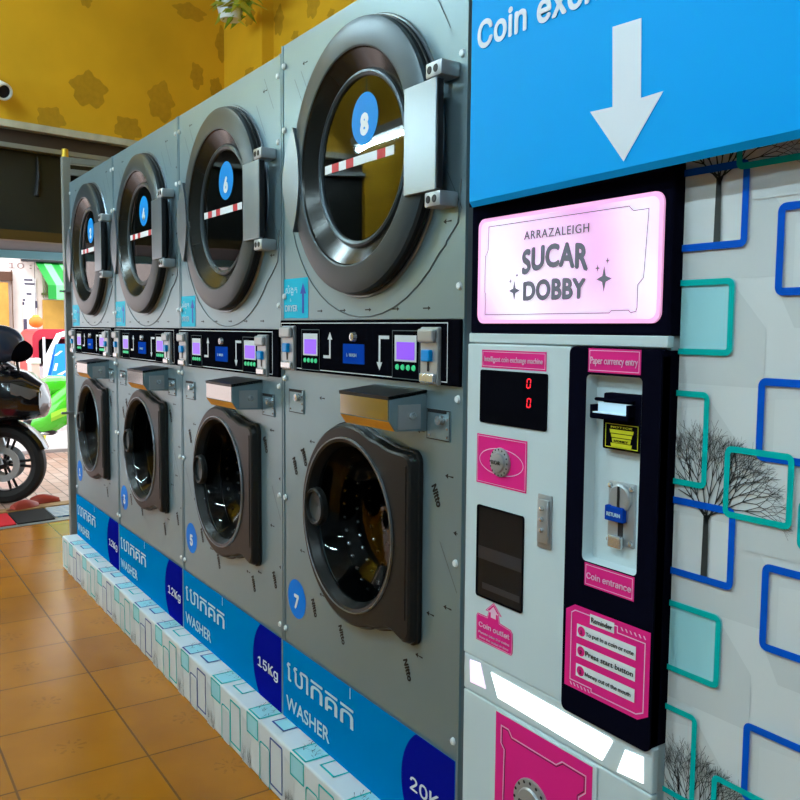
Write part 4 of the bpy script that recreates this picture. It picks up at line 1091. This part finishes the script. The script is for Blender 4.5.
# motorcycle, nose towards +y (right in the photograph)
def make_bike(name, loc, rz, label, cbody, caccent, glossy=.15):
    r = empty(name, loc, label, 'motorcycle', None, rz)
    body = mat(name+' body', cbody, glossy, spec=.6, coat=.5); acc = mat(name+' accent', caccent, .25)
    def wheel(x, parent):
        R_ = .31
        b = B(); b.lathe([(.215, -.045), (.25, -.058), (.285, -.055), (.305, -.03), (.31, 0), (.305, .03), (.285, .055), (.25, .058), (.215, .045)], (x, 0, R_), axis='y', seg=48)
        w = b.build('wheel', mat('tyre', (.008, .008, .008), .6), parent)
        b = B(); b.lathe([(.215, -.045), (.205, -.03), (.20, .0), (.205, .03), (.215, .045)], (x, 0, R_), seg=48); b.lathe([(.0, -.05), (.035, -.05), (.04, 0), (.035, .05), (0, .05)], (x, 0, R_), seg=16)
        for k in range(5):
            a = 2*PI*k/5; c, s_ = math.cos(a), math.sin(a)
            for o in (-.12, .12):
                b.tube([(x+.03*math.cos(a+o*3), 0, R_+.03*math.sin(a+o*3)), (x+.205*math.cos(a+o), 0, R_+.205*math.sin(a+o))], .011, 6)
        b.build('rim', mat('dark wheel rim', (.03, .03, .033), .3, .7), w)
        b = B()
        for sy in (-.062, .062):
            b.lathe([(.085, sy-.002), (.135, sy-.002), (.135, sy+.002), (.085, sy+.002)], (x, 0, R_), seg=32, close=True)
        b.build('brake_disc', CHROMED, w)
        return w
    wheel(.68, r); wheel(-.68, r)
    for sy in (-.09, .09):
        b = B(); b.tube([(.68, sy, .31), (.60, sy, .56)], .026, 10, 0); b.tube([(.60, sy, .55), (.50, sy, .86)], .020, 10, 1); b.build('fork_leg', [CHROMED, CHROME], r)
    b = B()
    rr = []
    for k in range(13):
        a = math.radians(20+130*k/12)
        rr.append([(.68+(.335+.012*q[1])*math.cos(a), q[0]*.075, .31+(.335+.012*q[1])*math.sin(a)) for q in ((-1, -1.5), (-.7, .6), (0, 1.2), (.7, .6), (1, -1.5))])
    b.loft(rr, caps=False); b.build('front_fender', body, r)
    # nose fairing, lofted along x
    def ring(x, w, z0, z1, n=16, p=.8):
        out = []
        for k in range(n):
            a = 2*PI*k/n; c, s_ = math.cos(a), math.sin(a)
            out.append((x, w*math.copysign(abs(c)**p, c), (z0+z1)/2+(z1-z0)/2*math.copysign(abs(s_)**p, s_)))
        return out
    b = B(); b.loft([ring(1.03, .04, .74, .82), ring(.99, .13, .67, .93), ring(.88, .20, .645, 1.02), ring(.72, .24, .64, 1.07), ring(.54, .25, .58, 1.06), ring(.40, .25, .42, .99), ring(.22, .22, .30, .86), ring(.05, .17, .26, .66), ring(-.12, .12, .28, .5)])
    fr_ = b.build('fairing', body, r)
    for sy in (-1, 1):
        b = B(); b.loft([[(x, sy*(y+o), z+h_) for o, h_ in ((.012, .045), (.018, 0), (.006, -.04), (-.01, 0))] for x, y, z in ((1.0, .09, .83), (.93, .165, .86), (.82, .215, .90))]); b.build('headlight', mat('headlight glass', (.25, .26, .28), .1, .5), fr_)
        b = B(); b.loft([[(x, sy*(y+o), z+h_) for o, h_ in ((.0, .06), (.012, 0), (.0, -.05), (-.02, 0))] for x, y, z in ((.64, .225, .70), (.4, .238, .60), (.18, .222, .5))]); b.build('side_flash', acc, fr_)
    b = B(); pr = []
    for x, z, w in ((.84, 1.02, .11), (.72, 1.10, .15), (.58, 1.20, .15), (.54, 1.24, .11)):
        pr.append([(x-.05*abs(q)**2, w*q, z) for q in (-1, -.6, -.2, .2, .6, 1)])
    b.loft(pr, caps=False); b.build('windscreen', glass_mat(name+' screen', (.4, .42, .45)), fr_)
    b = B(); b.tube([(.44, -.36, 1.02), (.50, -.22, 1.0), (.50, .22, 1.0), (.44, .36, 1.02)], .013); hb = b.build('handlebar', BLACKM, r)
    for sy in (-1, 1):
        b = B(); b.tube([(.44, sy*.25, 1.015), (.42, sy*.38, 1.025)], .018); b.build('grip', RUBBER, hb)
        b = B(); b.tube([(.55, sy*.19, 1.02), (.53, sy*.27, 1.13), (.52, sy*.30, 1.17)], .008, 6); b.sphere((.50, sy*.34, 1.19), .07, sc=(.35, 1., .6)); b.build('mirror', BLACK, r)
    b = B(); b.loft([ring(.42, .10, .86, .98), ring(.30, .16, .80, 1.03), ring(.12, .17, .76, 1.03), ring(-.06, .12, .74, .93), ring(-.14, .08, .74, .86)]); b.build('fuel_tank', body, r)
    b = B(); b.loft([ring(-.08, .09, .78, .86), ring(-.25, .14, .77, .85), ring(-.45, .14, .80, .89), ring(-.62, .10, .87, .97), ring(-.86, .05, .96, 1.02)]); b.build('seat', RUBBER, r)
    b = B(); b.loft([ring(-.3, .11, .68, .80), ring(-.55, .12, .74, .88), ring(-.9, .06, .90, .98)]); b.build('tail_fairing', body, r)
    b = B(); b.box(-.18, .22, -.13, .13, .26, .62, 0, bev=.05); b.build('engine', mat('engine metal', (.05, .05, .055), .4, .7), r)
    b = B(); b.tube([(-.15, .12, .36), (-.68, .12, .31)], .03, 8); b.tube([(-.15, -.12, .36), (-.68, -.12, .31)], .03, 8); b.build('swingarm', CHROMED, r)
    b = B(); b.tube([(.15, -.1, .3), (-.2, -.15, .24), (-.45, -.19, .38), (-.85, -.2, .52)], [.022, .022, .05, .055]); b.build('exhaust', CHROMED, r)
    b = B(); b.tube([(.0, .14, .26), (.05, .30, .0)], .012, 6); b.build('side_stand', BLACKM, r)
    return r
gx, gy = gp(6, 502.5)
make_bike('motorcycle', (gx-.68*math.sin(.5), gy-.68*math.cos(.5), -.004), PI/2-.5, 'black faired sport motorcycle parked on the street outside the doorway', (.006, .006, .008), (.03, .03, .035))
make_bike('motorcycle', (-9.6, 1.75, -.004), PI/2-.35, 'bright green motorcycle behind the black one, only its nose showing', (.06, .55, .02), (.30, .62, .05))
bpy.data.objects['motorcycle.001'].scale = (.82,)*3
# helmet hung on the near mirror
bx_, by_ = onx(9, 344, gx+.15)
hm = empty('helmet', (gx+.15, bx_, by_), 'dark blue black helmet resting on the motorcycle handlebar', 'helmet')
b = B(); b.sphere((0, -.06, 0), .15, sub=3, sc=(.9, 1.15, .95)); b.build('shell', mat('blue black helmet', (.03, .05, .10), .2, coat=.5), hm)
b = B(); b.sphere((.02, .06, -.05), .115, sub=3, sc=(.95, .9, .75)); b.build('visor', BLACK, hm)
b = B(); b.tube([(0, .05, -.12), (0, .06, -.20), (0, .07, -.26)], .01, 6); b.build('chin_strap', BLACKM, hm)

# opposite shop front
b = B()
yL, yR = -12, 9
b.box(XF-.15, XF, yL, yR, 0, 4.4, 0); struct(b.build('wall_street', mat('pinkish white street wall', (.62, .53, .50), .6, var=.06)))
def fbox(name, p0, p1, d0, d1, m, X=XF, parent=None, bev=0.):
    (ya, za), (yb, zb) = F_(*p0, X), F_(*p1, X)
    bb = B(); bb.box(X+d0, X+d1, min(ya, yb), max(ya, yb), max(0, min(za, zb)), max(za, zb), 0, bev=bev); return bb.build(name, m, parent)
d2 = empty('timber_door', (XF, 0, 0), 'orange brown timber door with dark frame across the street', 'door')
def fpart(name, p0, p1, d0, d1, m, parent, X=XF):
    o = fbox(name, p0, p1, d0, d1, m, X); o.parent = parent
    o.data.transform(Matrix.Translation(-parent.location)); return o
fpart('door_panel', (-40, 281), (11, 395), .0, .05, mat('orange timber', (.50, .25, .05), .5, var=.2), d2); fpart('carved_transom', (-40, 270), (12, 281), 0, .07, mat('dark carved timber', (.08, .035, .02), .6), d2); fpart('door_frame', (11, 270), (15, 400), 0, .09, mat('brown frame', (.14, .07, .03), .5), d2)
ps = empty('wall_notice', (XF, 0, 0), 'white notice board with dark sketches on the street wall', 'poster')
fpart('board', (22, 278), (37, 338), 0, .03, mat('notice white', (.75, .73, .78), .4), ps)
for p0, p1 in (((23.5, 279), (32, 281)), ((24, 283), (34, 285)), ((26, 293), (31, 295)), ((22.5, 299), (25, 301)), ((22, 302), (24, 305)), ((34.5, 301), (37, 308)), ((23, 319), (27, 336)), ((28, 331), (31, 336))):
    fpart('dark_mark', p0, p1, .03, .035, mat('notice ink', (.06, .05, .09), .5), ps)
yy, zz = F_(8.5, 268); b = B(); tv = text('10 : 120', .16, .01, 1, 'LEFT', .75)
b.text(tv, lambda u, v: (.004, u, v), 0, (1, 0, 0)); o = b.build('house_number', mat('faded number paint', (.25, .17, .16), .6)); o.location = (XF, yy, zz); tag(o, 'faded numbers painted on the street wall beside the awning', 'lettering')
fb = fbox('ochre_shutter', (42, 300), (75, 440), .004, .044, mat('ochre shutter', (.45, .25, .05), .6, var=.1)); tag(fb, 'ochre shutter under the green striped awning', 'shutter')
fbar = empty('window_grille', (XF, 0, 0), 'green grille under the striped awning across the street', 'grille')
for k in range(9): fpart('bar', (42+k*2.6, 272), (43+k*2.6, 298), .02, .06, mat('grille green', (.12, .22, .06), .5), fbar)
fpart('grille_rail', (41, 293), (70, 296), .02, .07, mat('grille dark', (.08, .09, .03), .5), fbar)
# striped awning
aw = empty('striped_awning', (XF, 0, 0), 'green and white striped awning on the building across the street', 'awning')
ya, za = F_(35, 262); yb, zb = F_(48, 285, XF+1.0)
b = B(); n = 36; ye = ya+4
sx = 1.0
for k in range(n):
    u0, u1 = ya+(ye-ya)*k/n, ya+(ye-ya)*(k+1)/n
    b.add([(0.01, u0, za), (0.01, u1, za), (sx, u1+(yb-ya), zb), (sx, u0+(yb-ya), zb)], [(0, 1, 2, 3)], k % 2)
    b.add([(sx, u0+(yb-ya), zb), (sx, u1+(yb-ya), zb), (sx, u1+(yb-ya), zb-.2), (sx, u0+(yb-ya), zb-.2)], [(0, 1, 2, 3)], k % 2)
b.build('canvas', [mat('awning green', (.01, .22, .03), .6), mat('awning pale green', (.16, .75, .22), .6)], aw)
b = B(); b.box(.006, .12, ya-.2, ye, za, za+.1); b.build('roller', BLACKM, aw)
# canopy over the street door
cy_ = empty('street_canopy', (-7.6, 0, 0), 'dark canopy with a pale blue translucent edge outside the doorway', 'canopy')
(y0_, z0_), (y1_, z1_) = onx(0, 249.5, -8.2), onx(0, 257.5, -8.2)
b = B(); b.box(-.6, .9, -4, 5, z0_+.0, z0_+.06); b.build('canopy_deck', mat('slate canopy', (.06, .07, .09), .6), cy_)
b = B(); b.box(-.64, -.60, -4, 5, z1_, z0_+.02, 0)
b.build('canopy_edge', mat('pale blue panel', (.25, .55, .66), .4), cy_)
for yy in (-3.5, 4.4):
    b = B(); b.tube([(-.55, yy, 0), (-.55, yy, z0_)], .04); b.build('canopy_post', ALU, cy_)
# lantern
yy, zz = onx(36, 322, -12.5)
lt = empty('paper_lantern', (-12.5, yy, zz), 'small orange red lantern hanging across the street', 'lantern')
b = B(); b.sphere((0, 0, 0), .095, sub=3, sc=(1, 1, .85)); b.build('globe', mat('orange lantern', (.8, .16, .02), .5), lt)
b = B(); b.lathe([(0, .10), (.04, .095), (.05, .07)], axis='z', seg=16); b.build('cap', mat('lantern cap', (.7, .3, .05), .5), lt)
b = B(); b.tube([(0, 0, .09), (0, 0, 1.6)], .004, 6); b.build('cord', BLACKM, lt)
b = B(); b.tube([(-12.5, -6, zz+1.6), (-12.5, 8, zz+1.6)], .008, 6); tag(b.build('overhead_wire', BLACKM), 'thin black wire across the street holding the lantern', 'wire')
# red kiosk cart
XK = -11.2
kc = empty('kiosk_cart', (XK, 0, 0), 'red framed street cart with dark interior and white side', 'cart')
(ya, za), (yb, zb) = onx(32, 329, XK), onx(76, 375, XK)
redm = mat('kiosk red', (.38, .02, .04), .35); whm = mat('kiosk white', (.80, .80, .82), .4)
b = B(); b.shape(rrect(ya, yb, .35, za, .12), [rrect(ya+.07, yb-.07, .42, za-.12, .05)], 0, -.9, 0, fn=lambda u, v, w: (w, u, v)); b.build('shell', redm, kc)
b = B(); b.box(-.9, -.86, ya+.05, yb-.05, .4, za-.1); b.build('back_panel', BLACKM, kc)
b = B(); b.box(-.85, -.1, ya+.06, yb-.06, .42, .86); b.build('counter', whm, kc)
yq = onx(53, 340, XK)[0]
b = B(); b.tube([(.03, yq-.12, .5), (.03, yq-.06, za-.32), (.03, yq+.06, za-.08), (.03, yq+.25, za-.02), (.03, yb, za-.02)], .035); b.build('white_arch', whm, kc)
b = B(); b.tube([(.02, onx(43.5, 340, XK)[0], .42), (.02, onx(43.5, 340, XK)[0], za-.1)], .015); b.build('glass_post', whm, kc)
for yy in (ya+.2, yb-.2):
    b = B(); b.lathe([(0, -.04), (.16, -.04), (.18, 0), (.16, .04), (0, .04)], (-.45, yy, .18), seg=24); b.lathe([(.0, 0)], (0, 0, 0)) if False else None; b.build('wheel', RUBBER, kc)
b = B(); b.tube([(-.45, ya+.2, .18), (-.45, ya+.2, .4)], .03); b.tube([(-.45, yb-.2, .18), (-.45, yb-.2, .4)], .03); b.build('axle_strut', ALU, kc)
pl2 = empty('crate', (-10.2, 0, 0), 'pinkish crate standing before the red cart', 'crate')
(y0_, z0_), (y1_, z1_) = onx(29, 358, -10.2), onx(38, 375, -10.2)
b = B(); b.box(-.12, .12, y0_, y1_, 0, z0_, 0, bev=.01); o = b.build('box', mat('pink crate', (.70, .45, .42), .5), pl2)
b = B(); b.box(-.13, .13, y0_-.01, y1_+.01, z0_-.06, z0_, 0, bev=.005); b.build('lid', mat('white crate lid', (.75, .7, .7), .5), pl2)
# blue sandwich board
XB = -10.7
(ya, za), (yb, zb) = onx(56, 344, XB), onx(49.5, 376, XB)
sb = empty('sandwich_board', (XB, 0, 0), 'blue sandwich board with white brush marks and yellow foot', 'sign')
yr = onx(66, 344, XB)[0]
for sd in (-1, 1):
    b = B()
    def sh_(u, v, w): return (sd*(.04+(za-v)*.22)+w*sd, u, v)
    zl2 = onx(50, 379, XB)[1]
    yLft = lambda z: ya+(yb-ya)*(za-z)/(za-zb)
    yRgt = lambda z: yr+(ya-yb)*(za-z)/(za-zb)*.9
    b.shape([(yLft(zl2), zl2), (yRgt(zl2), zl2), (yr, za), (ya, za)], [], .0, -.03, 0, fn=sh_)
    z3 = zl2-.14
    b.shape([(yLft(z3), z3), (yRgt(z3), z3), (yRgt(zl2), zl2), (yLft(zl2), zl2)], [], .0, -.03, 1, fn=sh_)
    for yl_, yh_ in ((yLft(.0), yLft(z3)), (yRgt(.0)-.04, yRgt(z3)-.04)):
        b.shape([(yl_, 0.0), (yl_+.04, 0.0), (yh_+.04, z3), (yh_, z3)], [], .0, -.03, 1, fn=sh_)
    for k in range(14):
        zz = zl2+.05+random.random()*(za-zl2-.12); uu = ya+random.uniform(-.1, .45); ll = random.uniform(.04, .13); a = random.uniform(.3, 1.3)
        b.shape([(uu, zz), (uu+.03, zz), (uu+.03+ll*math.cos(a), zz+ll*math.sin(a)), (uu+ll*math.cos(a), zz+ll*math.sin(a))], [], .002, None, 2, fn=sh_)
    b.build('panel', [mat('board blue', (.01, .20, .72), .4), mat('board yellow', (.70, .55, .03), .5), WHITE], sb)

# ------------------------------------------------------------------ lamps of the room, with added ones for the ochre wall
TUBE = mat('fluorescent tube', (1, 1, 1), .4, emit=185, ecol=(.66, .90, 1.0))
def lamp(x0, x1, y, z, label, hang=True, alongy=False):
    r = empty('tube_lamp', (y, (x0+x1)/2, z) if alongy else ((x0+x1)/2, y, z), label, 'lamp', 'ceiling tube lamps')
    hx_ = (x1-x0)/2
    sw = (lambda v: (v[1], v[0], v[2])) if alongy else (lambda v: v)
    b = B(); b.box(-hx_, hx_, -.05, .05, .03, .09, 0, bev=.006); b.v = [sw(v) for v in b.v]; b.build('batten', CAP, r)
    b = B(); b.tube([(-hx_+.03, 0, 0), (hx_-.03, 0, 0)], .018, 12); b.v = [sw(v) for v in b.v]; b.build('tube', TUBE, r)
    b = B()
    for s_ in (-1, 1): b.box(s_*(hx_-.02)-.012, s_*(hx_-.02)+.012, -.022, .022, -.024, .035, 0)
    b.v = [sw(v) for v in b.v]; b.build('end_cap', CAP, r)
    if hang:
        b = B()
        for s_ in (-1, 1): b.tube([(s_*hx_*.7, 0, .09), (s_*hx_*.7, 0, 4.2-z)], .006, 6)
        b.v = [sw(v) for v in b.v]; b.build('drop_rod', ALU, r)
    return r
lamp(-5.72, -4.5, -1.15, 2.72, 'bare tube lamp hung over the far end of the aisle')
lamp(-2.9, -1.7, -1.0, 3.3, 'bare tube lamp hung over the middle of the aisle')
lamp(-.6, .6, -.7, 3.1, 'bare tube lamp hung in front of the coin machine')
lamp(.6, 1.8, -2.4, 3.3, 'bare tube lamp hung at the back of the room')
lamp(-4.7, -3.5, -.25, 3.6, 'bare tube lamp hung highest over the machines at the door end')  # unseen lamp added to brighten the upper ochre wall
lamp(-1.35, -.15, -4.9, 3.95, 'bare tube lamp set crosswise near the street wall', alongy=True)  # further unseen lamp, added to lift the ochre wall and machine tops
lamp(-3.4, -2.2, -2.6, 3.3, 'bare tube lamp hung above the facing wall side')

# ------------------------------------------------------------------ daylight
w = bpy.data.worlds.new('sky'); sc.world = w; w.use_nodes = True
bg = w.node_tree.nodes['Background']; bg.inputs[0].default_value = (.86, .93, 1, 1); bg.inputs[1].default_value = 4.5
sun = bpy.data.objects.new('sun', bpy.data.lights.new('sun', 'SUN')); col.objects.link(sun)
sun.data.energy = 2.2; sun.data.angle = .3; sun.data.color = (1, .96, .9); sun.rotation_euler = (math.radians(22), math.radians(30), 0)
vs_ = sc.view_settings
vs_.view_transform = 'Standard'; vs_.look = 'None'; vs_.exposure = 0.0; vs_.gamma = 1; vs_.use_curve_mapping = False
